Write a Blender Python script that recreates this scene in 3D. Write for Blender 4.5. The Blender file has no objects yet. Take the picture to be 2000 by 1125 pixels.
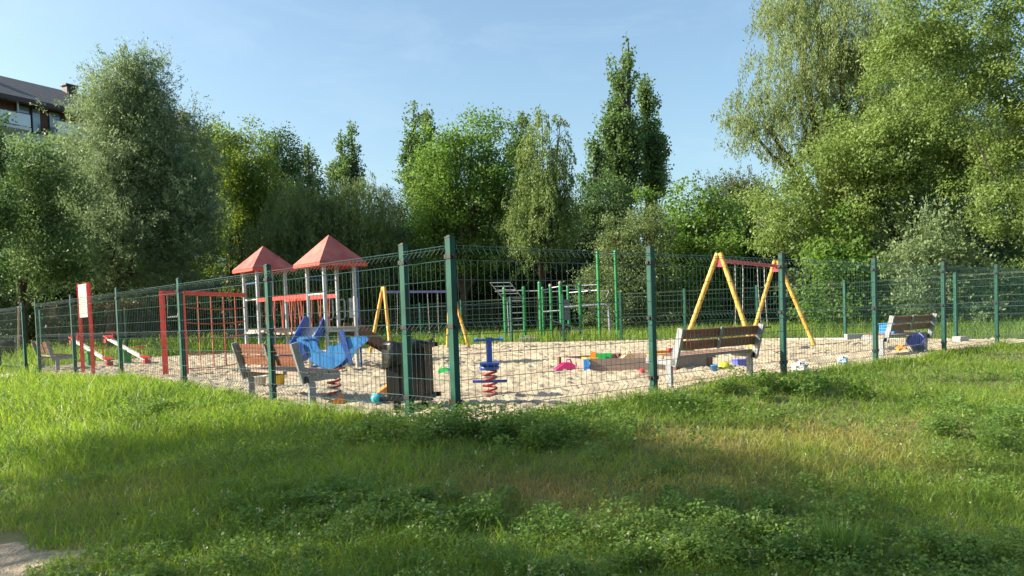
import bpy, math, random
import numpy as np
from math import sin, cos, pi, radians
from mathutils import Vector, Matrix

# ---------------------------------------------------------------- camera, world, sun, exposure
scene = bpy.context.scene
COL = scene.collection
cam_data = bpy.data.cameras.new("camera")
cam_data.sensor_width = 36.0
cam_data.lens = 36.0 * 1587.0 / 2000.0
cam_data.shift_y = 119.5 / 2000.0
cam_data.clip_start = 0.05
cam_data.clip_end = 3000.0
cam = bpy.data.objects.new("camera", cam_data)
COL.objects.link(cam)
PITCH, ROLL, CAM_H = 0.040, 0.0345, 1.0
f_ = Vector((0, cos(PITCH), -sin(PITCH))); u_ = Vector((0, sin(PITCH), cos(PITCH))); r_ = Vector((1, 0, 0))
r2 = r_ * cos(ROLL) - u_ * sin(ROLL); u2 = u_ * cos(ROLL) + r_ * sin(ROLL)
M3 = Matrix((r2, u2, -f_)).transposed()
cam.matrix_world = Matrix.Translation((0, 0, CAM_H)) @ M3.to_4x4()
scene.camera = cam

SUN_EL = radians(29.0)
SUN_DIR = Vector((-0.995, -0.06, 0)).normalized()          # horizontal direction towards the sun
world = bpy.data.worlds.new("World"); scene.world = world
world.use_nodes = True
wn = world.node_tree
sky = wn.nodes.new("ShaderNodeTexSky"); sky.sky_type = 'NISHITA'; sky.sun_disc = False
sky.sun_elevation = SUN_EL
sky.sun_rotation = math.atan2(SUN_DIR.x, SUN_DIR.y)
sky.air_density = 1.0; sky.dust_density = 2.6; sky.ozone_density = 0.7
bg = wn.nodes["Background"]; bg.inputs["Strength"].default_value = 0.092
tcw = wn.nodes.new("ShaderNodeTexCoord"); mpw = wn.nodes.new("ShaderNodeMapping"); mpw.inputs["Scale"].default_value = (1.6, 1.0, 5.0); mpw.inputs["Rotation"].default_value = (0.0, 0.5, 0.3)
nzw = wn.nodes.new("ShaderNodeTexNoise"); nzw.inputs["Scale"].default_value = 3.2; nzw.inputs["Detail"].default_value = 7; nzw.inputs["Roughness"].default_value = 0.62; nzw.inputs["Distortion"].default_value = 0.5
wn.links.new(tcw.outputs["Generated"], mpw.inputs["Vector"]); wn.links.new(mpw.outputs[0], nzw.inputs["Vector"])
rpw = wn.nodes.new("ShaderNodeMapRange"); rpw.inputs["From Min"].default_value = 0.5; rpw.inputs["From Max"].default_value = 0.85; rpw.inputs["To Max"].default_value = 0.14
wn.links.new(nzw.outputs["Fac"], rpw.inputs["Value"])
mxw = wn.nodes.new("ShaderNodeMix"); mxw.data_type = 'RGBA'; mxw.inputs["B"].default_value = (4.6, 5.0, 5.4, 1)     # thin high cloud
wn.links.new(rpw.outputs[0], mxw.inputs["Factor"]); tint = wn.nodes.new("ShaderNodeMix"); tint.data_type = 'RGBA'; tint.blend_type = 'MULTIPLY'; tint.inputs["Factor"].default_value = 1.0; tint.inputs["B"].default_value = (0.88, 1.0, 0.99, 1)
wn.links.new(sky.outputs[0], tint.inputs["A"]); wn.links.new(tint.outputs["Result"], mxw.inputs["A"]); wn.links.new(mxw.outputs["Result"], bg.inputs["Color"])
sl = bpy.data.lights.new("sun", 'SUN'); sl.energy = 5.0; sl.angle = radians(0.5); sl.color = (1.0, 0.89, 0.72)
sun = bpy.data.objects.new("sun", sl); COL.objects.link(sun)
sd = Vector((SUN_DIR.x * cos(SUN_EL), SUN_DIR.y * cos(SUN_EL), sin(SUN_EL)))
sun.rotation_euler = sd.to_track_quat('Z', 'Y').to_euler()
sun.location = sd * 60
vs = scene.view_settings
vs.view_transform = 'Standard'; vs.look = 'None'; vs.gamma = 1.0; vs.use_curve_mapping = False
vs.exposure = 1.45
try:
    scene.cycles.max_bounces = 8; scene.cycles.transparent_max_bounces = 8
except Exception:
    pass

# ---------------------------------------------------------------- materials
def mat(name, col, rough=0.6, metal=0.0, var=0.12, scale=8.0, bump=0.0, spec=0.4, stain=None, coat=0.0):
    m = bpy.data.materials.new(name); m.use_nodes = True
    nt = m.node_tree; b = nt.nodes["Principled BSDF"]
    tc = nt.nodes.new("ShaderNodeTexCoord")
    n = nt.nodes.new("ShaderNodeTexNoise"); n.inputs["Scale"].default_value = scale; n.inputs["Detail"].default_value = 6
    nt.links.new(tc.outputs["Object"], n.inputs["Vector"])
    rp = nt.nodes.new("ShaderNodeValToRGB")
    c = Vector(col)
    rp.color_ramp.elements[0].position = 0.3; rp.color_ramp.elements[1].position = 0.72
    rp.color_ramp.elements[0].color = (*(c * (1 - var)), 1)
    rp.color_ramp.elements[1].color = (*(Vector(stain) if stain else c * (1 + var)), 1)
    nt.links.new(n.outputs["Fac"], rp.inputs["Fac"]); nt.links.new(rp.outputs["Color"], b.inputs["Base Color"])
    mr = nt.nodes.new("ShaderNodeMapRange")
    mr.inputs["To Min"].default_value = max(0.05, rough - 0.12); mr.inputs["To Max"].default_value = min(1, rough + 0.12)
    nt.links.new(n.outputs["Fac"], mr.inputs["Value"]); nt.links.new(mr.outputs[0], b.inputs["Roughness"])
    b.inputs["Metallic"].default_value = metal
    b.inputs["Specular IOR Level"].default_value = spec
    b.inputs["Coat Weight"].default_value = coat
    if bump:
        n2 = nt.nodes.new("ShaderNodeTexNoise"); n2.inputs["Scale"].default_value = scale * 4; n2.inputs["Detail"].default_value = 5
        nt.links.new(tc.outputs["Object"], n2.inputs["Vector"])
        bp = nt.nodes.new("ShaderNodeBump"); bp.inputs["Strength"].default_value = bump; bp.inputs["Distance"].default_value = 0.02
        nt.links.new(n2.outputs["Fac"], bp.inputs["Height"]); nt.links.new(bp.outputs[0], b.inputs["Normal"])
    return m

def wood(name, col, grain=(1, 14, 14), var=0.3, rough=0.6):
    m = mat(name, col, rough, 0, var, 3.0)
    nt = m.node_tree
    mp = nt.nodes.new("ShaderNodeMapping"); mp.inputs["Scale"].default_value = grain
    tc = [n for n in nt.nodes if n.type == 'TEX_COORD'][0]; nz = [n for n in nt.nodes if n.type == 'TEX_NOISE'][0]
    nt.links.new(tc.outputs["Object"], mp.inputs["Vector"]); nt.links.new(mp.outputs[0], nz.inputs["Vector"])
    return m

def leafmat(name, c1, c2, trans=0.45, scale=0.55, rough=0.5, dry=None):
    m = bpy.data.materials.new(name); m.use_nodes = True
    nt = m.node_tree; out = nt.nodes["Material Output"]; b = nt.nodes["Principled BSDF"]
    geo = nt.nodes.new("ShaderNodeNewGeometry"); tc = nt.nodes.new("ShaderNodeTexCoord")
    n = nt.nodes.new("ShaderNodeTexNoise"); n.inputs["Scale"].default_value = scale; n.inputs["Detail"].default_value = 2
    nt.links.new(tc.outputs["Object"], n.inputs["Vector"])
    ma = nt.nodes.new("ShaderNodeMath"); ma.operation = 'MULTIPLY_ADD'
    nt.links.new(geo.outputs["Random Per Island"], ma.inputs[0]); ma.inputs[1].default_value = 0.42
    mb = nt.nodes.new("ShaderNodeMath"); mb.operation = 'MULTIPLY_ADD'; mb.inputs[1].default_value = 1.5; mb.inputs[2].default_value = -0.5
    nt.links.new(n.outputs["Fac"], mb.inputs[0]); nt.links.new(mb.outputs[0], ma.inputs[2])
    mx = nt.nodes.new("ShaderNodeMix"); mx.data_type = 'RGBA'
    mx.inputs["A"].default_value = (*c1, 1); mx.inputs["B"].default_value = (*c2, 1)
    nt.links.new(ma.outputs[0], mx.inputs["Factor"])
    colout = mx.outputs["Result"]
    if dry:
        at = nt.nodes.new("ShaderNodeAttribute"); at.attribute_name = "dry"
        m2 = nt.nodes.new("ShaderNodeMix"); m2.data_type = 'RGBA'; m2.inputs["B"].default_value = (*dry, 1)
        nt.links.new(at.outputs["Fac"], m2.inputs["Factor"]); nt.links.new(colout, m2.inputs["A"]); colout = m2.outputs["Result"]
    nt.links.new(colout, b.inputs["Base Color"])
    b.inputs["Roughness"].default_value = rough; b.inputs["Specular IOR Level"].default_value = 0.3
    tr = nt.nodes.new("ShaderNodeBsdfTranslucent")
    hs = nt.nodes.new("ShaderNodeHueSaturation"); hs.inputs["Hue"].default_value = 0.492; hs.inputs["Saturation"].default_value = 1.1; hs.inputs["Value"].default_value = 1.5
    nt.links.new(colout, hs.inputs["Color"]); nt.links.new(hs.outputs[0], tr.inputs["Color"])
    ms = nt.nodes.new("ShaderNodeMixShader"); ms.inputs[0].default_value = trans
    nt.links.new(b.outputs[0], ms.inputs[1]); nt.links.new(tr.outputs[0], ms.inputs[2]); nt.links.new(ms.outputs[0], out.inputs["Surface"])
    return m

M = dict(
    fence=mat("fence_green", (0.007, 0.062, 0.046), 0.5, 0, 0.3, 6, spec=0.25),
    wire=mat("wire_green", (0.014, 0.055, 0.045), 0.24, 0, 0.2, 6, spec=1.0, coat=1.0),
    black=mat("black_plastic", (0.012, 0.013, 0.014), 0.45, 0, 0.3, 10),
    galv=mat("galvanised_steel", (0.22, 0.235, 0.25), 0.5, 0.35, 0.15, 14),
    slat=wood("bench_slat", (0.19, 0.068, 0.04), (0.8, 12, 12), 0.35, 0.55),
    slatdark=wood("bench_slat_dark", (0.12, 0.045, 0.03), (0.8, 12, 12), 0.3, 0.55),
    seatwood=wood("bench_seat_wood", (0.30, 0.20, 0.15), (0.8, 12, 12), 0.3, 0.6),
    slatgrey=wood("bench_slat_grey", (0.10, 0.10, 0.13), (0.8, 12, 12), 0.3, 0.6),
    binwood=wood("bin_wood", (0.011, 0.008, 0.0075), (12, 12, 0.8), 0.5, 0.6),
    bag=mat("black_bag", (0.010, 0.010, 0.011), 0.3, 0, 0.3, 5, bump=0.35),
    red=mat("red_paint", (0.58, 0.032, 0.03), 0.4, 0, 0.15, 8, spec=0.5),
    roofred=mat("roof_red", (0.42, 0.065, 0.055), 0.45, 0, 0.25, 2.5, stain=(0.46, 0.15, 0.11)),
    roofedge=mat("roof_edge", (0.5, 0.05, 0.03), 0.45, 0, 0.15, 5),
    yellow=mat("yellow_paint", (0.58, 0.28, 0.025), 0.5, 0, 0.25, 5, stain=(0.6, 0.38, 0.09)),
    magenta=mat("dark_pink_paint", (0.45, 0.045, 0.10), 0.4, 0, 0.15, 7),
    lilac=mat("lilac_paint", (0.16, 0.16, 0.36), 0.45, 0, 0.2, 7),
    tower=mat("tower_steel", (0.34, 0.36, 0.39), 0.45, 0.3, 0.18, 9),
    rope=mat("red_rope", (0.42, 0.10, 0.06), 0.8, 0, 0.25, 20),
    ropewhite=mat("pale_rope", (0.62, 0.58, 0.5), 0.8, 0, 0.15, 20),
    plank=wood("grey_plank", (0.33, 0.27, 0.2), (1, 12, 12), 0.3, 0.7),
    brownboard=wood("brown_board", (0.14, 0.065, 0.04), (1, 10, 10), 0.3, 0.6),
    blue=mat("blue_panel", (0.045, 0.22, 0.54), 0.38, 0, 0.12, 6),
    navy=mat("dark_blue_panel", (0.035, 0.085, 0.33), 0.38, 0, 0.15, 6),
    spring=mat("spring_red", (0.32, 0.03, 0.03), 0.45, 0, 0.3, 12),
    white=mat("white_paint", (0.58, 0.57, 0.55), 0.45, 0, 0.08, 6),
    sign=mat("sign_board", (0.52, 0.49, 0.43), 0.5, 0, 0.06, 5),
    ink=mat("sign_ink", (0.12, 0.10, 0.09), 0.6, 0, 0.1, 5),
    green=mat("green_paint", (0.02, 0.20, 0.065), 0.4, 0, 0.18, 6),
    chain=mat("chain_steel", (0.33, 0.33, 0.32), 0.35, 0.7, 0.15, 30),
    rubber=mat("rubber", (0.03, 0.028, 0.03), 0.7, 0, 0.2, 20),
    boxwood=wood("sandbox_board", (0.25, 0.18, 0.15), (1, 10, 10), 0.2, 0.7),
    concrete=mat("concrete", (0.42, 0.40, 0.37), 0.85, 0, 0.2, 7, bump=0.4),
    pink=mat("pink_plastic", (0.75, 0.03, 0.22), 0.35, 0, 0.06, 5),
    toygreen=mat("green_plastic", (0.02, 0.35, 0.08), 0.35, 0, 0.06, 5),
    toymint=mat("mint_plastic", (0.42, 0.72, 0.42), 0.4, 0, 0.06, 5),
    toyblue=mat("blue_plastic", (0.03, 0.22, 0.62), 0.35, 0, 0.06, 5),
    toyindigo=mat("indigo_plastic", (0.09, 0.11, 0.50), 0.35, 0, 0.08, 5),
    toyyellow=mat("yellow_plastic", (0.75, 0.48, 0.03), 0.35, 0, 0.06, 5),
    toylime=mat("lime_plastic", (0.6, 0.62, 0.03), 0.35, 0, 0.06, 5),
    toyorange=mat("orange_plastic", (0.75, 0.25, 0.04), 0.35, 0, 0.06, 5),
    toyteal=mat("teal_plastic", (0.04, 0.38, 0.46), 0.35, 0, 0.06, 5),
    toyred=mat("red_plastic", (0.6, 0.05, 0.06), 0.35, 0, 0.06, 5),
    toybeige=mat("beige_plastic", (0.6, 0.42, 0.25), 0.4, 0, 0.06, 5),
    bagwhite=mat("white_bag", (0.7, 0.71, 0.73), 0.4, 0, 0.12, 9, bump=0.7),
    bluewhite=mat("pale_blue_plastic", (0.3, 0.42, 0.6), 0.4, 0, 0.1, 9),
    bark=mat("bark", (0.07, 0.05, 0.035), 0.9, 0, 0.4, 6, bump=1.0),
    barkdark=mat("bark_dark", (0.04, 0.032, 0.026), 0.9, 0, 0.4, 6, bump=1.0),
    wallwhite=mat("plaster", (0.62, 0.66, 0.66), 0.85, 0, 0.06, 1.5),
    wallbrown=mat("brown_cladding", (0.14, 0.07, 0.045), 0.7, 0, 0.2, 2),
    glass=mat("window_glass", (0.25, 0.33, 0.38), 0.08, 0.0, 0.2, 1, spec=0.9),
    railglass=mat("balcony_glass", (0.55, 0.62, 0.65), 0.12, 0.0, 0.1, 1, spec=0.8),
    darkmetal=mat("dark_metal", (0.04, 0.042, 0.048), 0.5, 0.2, 0.2, 4),
    fascia=mat("fascia", (0.05, 0.04, 0.04), 0.6, 0, 0.2, 3),
)

def rooftile():
    m = mat("roof_tiles", (0.055, 0.055, 0.062), 0.6, 0, 0.25, 2)
    nt = m.node_tree; b = nt.nodes["Principled BSDF"]
    tc = [n for n in nt.nodes if n.type == 'TEX_COORD'][0]
    w = nt.nodes.new("ShaderNodeTexWave"); w.bands_direction = 'Z'; w.inputs["Scale"].default_value = 2.2; w.inputs["Distortion"].default_value = 0.4
    w2 = nt.nodes.new("ShaderNodeTexWave"); w2.bands_direction = 'X'; w2.inputs["Scale"].default_value = 1.2
    nt.links.new(tc.outputs["Object"], w.inputs["Vector"]); nt.links.new(tc.outputs["Object"], w2.inputs["Vector"])
    ad = nt.nodes.new("ShaderNodeMath"); nt.links.new(w.outputs["Fac"], ad.inputs[0]); nt.links.new(w2.outputs["Fac"], ad.inputs[1])
    bp = nt.nodes.new("ShaderNodeBump"); bp.inputs["Strength"].default_value = 1.0; bp.inputs["Distance"].default_value = 0.08
    nt.links.new(ad.outputs[0], bp.inputs["Height"]); nt.links.new(bp.outputs[0], b.inputs["Normal"])
    return m
M['tiles'] = rooftile()

PAL = dict(
    greygreen=leafmat("leaf_grey_green", (0.110, 0.170, 0.080), (0.250, 0.320, 0.170), 0.35),
    midgreen=leafmat("leaf_mid_green", (0.075, 0.135, 0.050), (0.175, 0.255, 0.095), 0.4),
    darkgreen=leafmat("leaf_dark_green", (0.038, 0.085, 0.028), (0.095, 0.160, 0.048), 0.35),
    yellow=leafmat("leaf_yellow_green", (0.095, 0.160, 0.030), (0.200, 0.270, 0.050), 0.45),
    midwillow=leafmat("leaf_willow", (0.075, 0.125, 0.048), (0.180, 0.240, 0.085), 0.4),
    poplar=leafmat("leaf_poplar", (0.065, 0.125, 0.042), (0.150, 0.230, 0.072), 0.35),
    blue=leafmat("leaf_blue", (0.030, 0.048, 0.048), (0.062, 0.085, 0.078), 0.2),
    bright=leafmat("leaf_bright", (0.072, 0.148, 0.030), (0.165, 0.262, 0.058), 0.5),
    birch=leafmat("leaf_birch", (0.085, 0.140, 0.040), (0.195, 0.260, 0.085), 0.4),
    greyolive=leafmat("leaf_grey_olive", (0.080, 0.122, 0.045), (0.170, 0.222, 0.085), 0.4),
    olive=leafmat("leaf_olive", (0.060, 0.085, 0.030), (0.110, 0.130, 0.045), 0.35),
    palewillow=leafmat("leaf_pale_willow", (0.115, 0.165, 0.060), (0.240, 0.295, 0.115), 0.45),
    oliveyellow=leafmat("leaf_olive_yellow", (0.095, 0.158, 0.038), (0.220, 0.290, 0.088), 0.45),
    greypale=leafmat("leaf_grey_pale", (0.095, 0.150, 0.065), (0.210, 0.270, 0.130), 0.35),
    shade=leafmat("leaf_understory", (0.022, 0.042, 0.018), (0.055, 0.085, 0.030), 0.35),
    grass=leafmat("grass_blade", (0.095, 0.190, 0.030), (0.225, 0.330, 0.052), 0.5, 0.9, 0.45, dry=(0.34, 0.25, 0.09)),
    weed=leafmat("weed_leaf", (0.085, 0.165, 0.036), (0.190, 0.280, 0.065), 0.45, 1.2, 0.5),
    flower=leafmat("seed_head", (0.32, 0.31, 0.18), (0.52, 0.49, 0.36), 0.2),
)

# ---------------------------------------------------------------- mesh builder
class MB:
    def __init__(s): s.v = []; s.f = []; s.sm = []
    def add(s, vs, fs, smooth=False):
        o = len(s.v); s.v += [tuple(v) for v in vs]; s.f += [tuple(i + o for i in f) for f in fs]; s.sm += [smooth] * len(fs); return s
    def box(s, c, size, R=None, taper=1.0):
        x, y, z = [d / 2 for d in size]; c = Vector(c)
        vs = [Vector((sx * x * (taper if sz > 0 else 1), sy * y * (taper if sz > 0 else 1), sz * z)) for sz in (-1, 1) for sy in (-1, 1) for sx in (-1, 1)]
        if R is not None: vs = [R @ v for v in vs]
        return s.add([v + c for v in vs], [(0, 2, 3, 1), (4, 5, 7, 6), (0, 1, 5, 4), (2, 6, 7, 3), (0, 4, 6, 2), (1, 3, 7, 5)])
    def bar(s, a, b, w, h, up=(0, 0, 1)):
        a, b = Vector(a), Vector(b); d = b - a; L = d.length; d.normalize()
        up = Vector(up); side = d.cross(up)
        if side.length < 1e-4: side = d.cross(Vector((1, 0, 0)))
        side.normalize(); u = side.cross(d)
        R = Matrix((d, side, u)).transposed()
        return s.box((a + b) / 2, (L, w, h), R)
    def tube(s, pts, r, n=8, cap=True, smooth=True):
        pts = [Vector(p) for p in pts]; k = len(pts)
        rs = r if isinstance(r, (list, tuple)) else [r] * k
        vs, fs = [], []; ref = None
        for i, p in enumerate(pts):
            t = (pts[min(i + 1, k - 1)] - pts[max(i - 1, 0)]).normalized()
            if ref is None: ref = t.cross(Vector((0, 0, 1)) if abs(t.z) < 0.9 else Vector((1, 0, 0)))
            ref = (ref - t * ref.dot(t)); ref.normalize(); bi = t.cross(ref)
            for j in range(n):
                a = 2 * pi * j / n; vs.append(p + (ref * cos(a) + bi * sin(a)) * rs[i])
        for i in range(k - 1):
            for j in range(n):
                fs.append((i * n + j, i * n + (j + 1) % n, (i + 1) * n + (j + 1) % n, (i + 1) * n + j))
        s.add(vs, fs, smooth)
        if cap: s.add([vs[j] for j in range(n)], [tuple(range(n))[::-1]]); s.add([vs[(k - 1) * n + j] for j in range(n)], [tuple(range(n))])
        return s
    def plate(s, outline, thick, X=(1, 0, 0), Y=(0, 0, 1), o=(0, 0, 0)):
        X, Y, o = Vector(X), Vector(Y), Vector(o); N = X.cross(Y).normalized() * thick / 2
        n = len(outline); P = [o + X * a + Y * b for a, b in outline]
        return s.add([p - N for p in P] + [p + N for p in P], [tuple(range(n))[::-1], tuple(range(n, 2 * n))] + [(i, (i + 1) % n, n + (i + 1) % n, n + i) for i in range(n)])
    def lathe(s, prof, n=16, c=(0, 0, 0), R=None):
        c = Vector(c); vs = []; fs = []
        for r, z in prof:
            for j in range(n):
                v = Vector((r * cos(2 * pi * j / n), r * sin(2 * pi * j / n), z))
                vs.append((R @ v if R is not None else v) + c)
        for i in range(len(prof) - 1):
            for j in range(n): fs.append((i * n + j, i * n + (j + 1) % n, (i + 1) * n + (j + 1) % n, (i + 1) * n + j))
        return s.add(vs, fs, True)
    def ball(s, c, r, n=10, sq=(1, 1, 1)):
        prof = [(max(1e-3, r * sin(pi * i / n)), -r * cos(pi * i / n)) for i in range(n + 1)]
        return s.lathe(prof, n + 4, c, Matrix.Diagonal(Vector(sq)))
    def mesh(s, name, m):
        me = bpy.data.meshes.new(name); me.from_pydata(s.v, [], s.f); me.polygons.foreach_set("use_smooth", s.sm)
        me.materials.append(M[m] if isinstance(m, str) else m); me.update(); return me
    def build(s, name, m, parent=None, loc=(0, 0, 0), rz=0.0):
        o = bpy.data.objects.new(name, s.mesh(name, m)); COL.objects.link(o)
        o.location = loc; o.rotation_euler.z = rz
        if parent: o.parent = parent
        return o

def thing(name, label, cat, loc=(0, 0, 0), rz=0.0, group=None):
    o = bpy.data.objects.new(name, None); COL.objects.link(o); o.empty_display_size = 0.1
    o.location = loc; o.rotation_euler.z = rz; return tag(o, label, cat, group)
def tag(o, label, cat, group=None):
    o["label"] = label; o["category"] = cat
    if group: o["group"] = group
    return o
def kind(o, k): o["kind"] = k; return o
def linked(me, name, parent, loc=(0, 0, 0), rz=0.0):
    o = bpy.data.objects.new(name, me); COL.objects.link(o); o.parent = parent; o.location = loc; o.rotation_euler.z = rz; return o
def dup(root, loc, rz, label):
    r = root.copy(); COL.objects.link(r); r.location = loc; r.rotation_euler.z = rz; r["label"] = label
    for c in list(root.children):
        q = c.copy(); COL.objects.link(q); q.parent = r
        for g in list(c.children):
            w = g.copy(); COL.objects.link(w); w.parent = q
    return r

# ---------------------------------------------------------------- ground plan
E1 = Vector((0.7424, 0.6699, 0)); E2 = Vector((-0.6767, 0.7363, 0))
A1 = math.atan2(E1.y, E1.x); A2 = math.atan2(E2.y, E2.x)
CORNER = Vector((-0.544, 7.603, 0))
RIGHT_POSTS = [CORNER + E1 * 2.974 * i for i in range(7)]
L0 = Vector((-1.06, 8.221, 0))
LEFT_POSTS = [CORNER] + [L0 + E2 * 3.004 * i for i in range(6)]
GATE_B = Vector((-12.10, 20.20, 0))
BEYOND = [GATE_B] + [GATE_B + E2 * 3.0 * i for i in range(1, 4)]
BACK_POSTS = [Vector(p + (0,)) for p in [(12.704, 19.558), (11.6, 21.2), (10.1, 24.6), (8.0, 26.4), (5.9, 27.6), (3.9, 28.9), (1.9, 29.6), (0.0, 30.6), (-2.0, 33.0), (-4.0, 36.0), (-6.0, 39.0), (-8.2, 41.5), (-10.6, 37.8), (-12.75, 33.2), (-14.2, 30.0), (-15.6, 27.0)]]
SAND_POLY = [CORNER, LEFT_POSTS[1]] + LEFT_POSTS[2:] + [Vector((-13.6, 23.4, 0)), Vector((-13.4, 27, 0)), Vector((-11.6, 30, 0)), Vector((-6, 30.5, 0)), Vector((-2.4, 30.3, 0)), BACK_POSTS[7], BACK_POSTS[6], BACK_POSTS[5], BACK_POSTS[4], BACK_POSTS[3], BACK_POSTS[2], BACK_POSTS[1], RIGHT_POSTS[6]]

def inside(x, y, poly):
    x = np.asarray(x, float); y = np.asarray(y, float); r = np.zeros(x.shape, bool); n = len(poly)
    for i in range(n):
        a, b = poly[i], poly[(i + 1) % n]
        c = ((a.y > y) != (b.y > y)) & (x < (b.x - a.x) * (y - a.y) / ((b.y - a.y) or 1e-9) + a.x)
        r ^= c
    return r
def front_dist(x, y):
    """distance outside the two front fence runs, towards the photographer"""
    nR = (0.6699, -0.7424); nL = (-0.7363, -0.6767)
    dR = (x - CORNER.x) * nR[0] + (y - CORNER.y) * nR[1]
    dL = (x - CORNER.x) * nL[0] + (y - CORNER.y) * nL[1]
    return np.maximum(dR, dL)
def wob(x, y):
    return (np.sin(x * 1.3 + 0.7 * y) + np.sin(y * 1.7 - 0.4 * x + 1.3) + 0.6 * np.sin(2.9 * x + 1.1) * np.sin(2.3 * y + 0.4)) / 2.6
def ground_z(x, y):
    x = np.asarray(x, float); y = np.asarray(y, float)
    s = front_dist(x, y)
    zf = -0.02 - 0.098 * np.clip(s - 0.15, 0, 9) + 0.045 * wob(x * 1.1, y * 1.1) * np.clip(s * 1.5, 0, 1)
    zf += 0.16 * np.exp(-((x + 7.0) / 3.0) ** 2 - ((y - 12.2) / 2.6) ** 2)                 # low mound by the left run
    zf += 0.14 * np.exp(-((x - 3.3) / 0.9) ** 2 - ((y - 10.1) / 0.6) ** 2)                 # hummock under the right run
    back = np.clip((y - 31.0) / 30.0, 0, 1)
    zb = -0.02 + 1.6 * back * back * np.clip((6 - x) / 12, 0.15, 1)
    return np.where(s > 0, zf, zb)

rng = np.random.default_rng(7)
random.seed(4)

def grid_sheet(name, xs, ys, zf, m):
    X, Y = np.meshgrid(xs, ys); Z = zf(X, Y)
    co = np.stack([X, Y, Z], -1).reshape(-1, 3)
    ny, nx = X.shape
    i = np.arange((ny - 1) * (nx - 1)); r = i // (nx - 1); c = i % (nx - 1); a = r * nx + c
    q = np.stack([a, a + 1, a + nx + 1, a + nx], 1)
    return np_mesh(name, co, q, m, smooth=True)
def np_mesh(name, co, quads, m, smooth=False, attr=None):
    me = bpy.data.meshes.new(name); n = len(co); k = len(quads)
    me.vertices.add(n); me.vertices.foreach_set("co", np.ascontiguousarray(co, np.float32).ravel())
    me.loops.add(k * 4); me.loops.foreach_set("vertex_index", np.ascontiguousarray(quads, np.int32).ravel())
    me.polygons.add(k); me.polygons.foreach_set("loop_start", np.arange(0, 4 * k, 4, dtype=np.int32))
    if smooth: me.polygons.foreach_set("use_smooth", np.ones(k, bool))
    if attr is not None:
        at = me.attributes.new("dry", 'FLOAT', 'POINT'); at.data.foreach_set("value", np.ascontiguousarray(attr, np.float32))
    me.materials.append(m); me.update(calc_edges=True); me.validate()
    o = bpy.data.objects.new(name, me); COL.objects.link(o); return o

# ground: one sheet to the horizon
def ground_mat():
    m = mat("soil_and_turf", (0.10, 0.10, 0.04), 0.95, 0, 0.4, 1.2, bump=0.6)
    nt = m.node_tree; b = nt.nodes["Principled BSDF"]
    rp = [n for n in nt.nodes if n.type == 'VALTORGB'][0]
    rp.color_ramp.elements[0].color = (0.075, 0.095, 0.028, 1); rp.color_ramp.elements[1].color = (0.16, 0.14, 0.06, 1)
    return m
ys = np.concatenate([np.linspace(-60, -3, 12), np.arange(-2.5, 14, 0.16), np.arange(14, 50, 0.5), np.linspace(50.5, 160, 40), np.array([220, 400, 900, 2500.])])
xs = np.concatenate([np.array([-2500, -700, -250.]), np.linspace(-120, -26, 20), np.arange(-25, -9, 0.5), np.arange(-9, 12, 0.16), np.arange(12, 30, 0.5), np.linspace(31, 120, 16), np.array([250, 700, 2500.])])
def gz_sheet(X, Y):
    Z = ground_z(X, Y)
    ins = inside(X, Y, SAND_POLY)
    return np.where(ins, -0.14, Z)
g = kind(grid_sheet("ground", xs, ys, gz_sheet, ground_mat()), 'structure')

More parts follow.
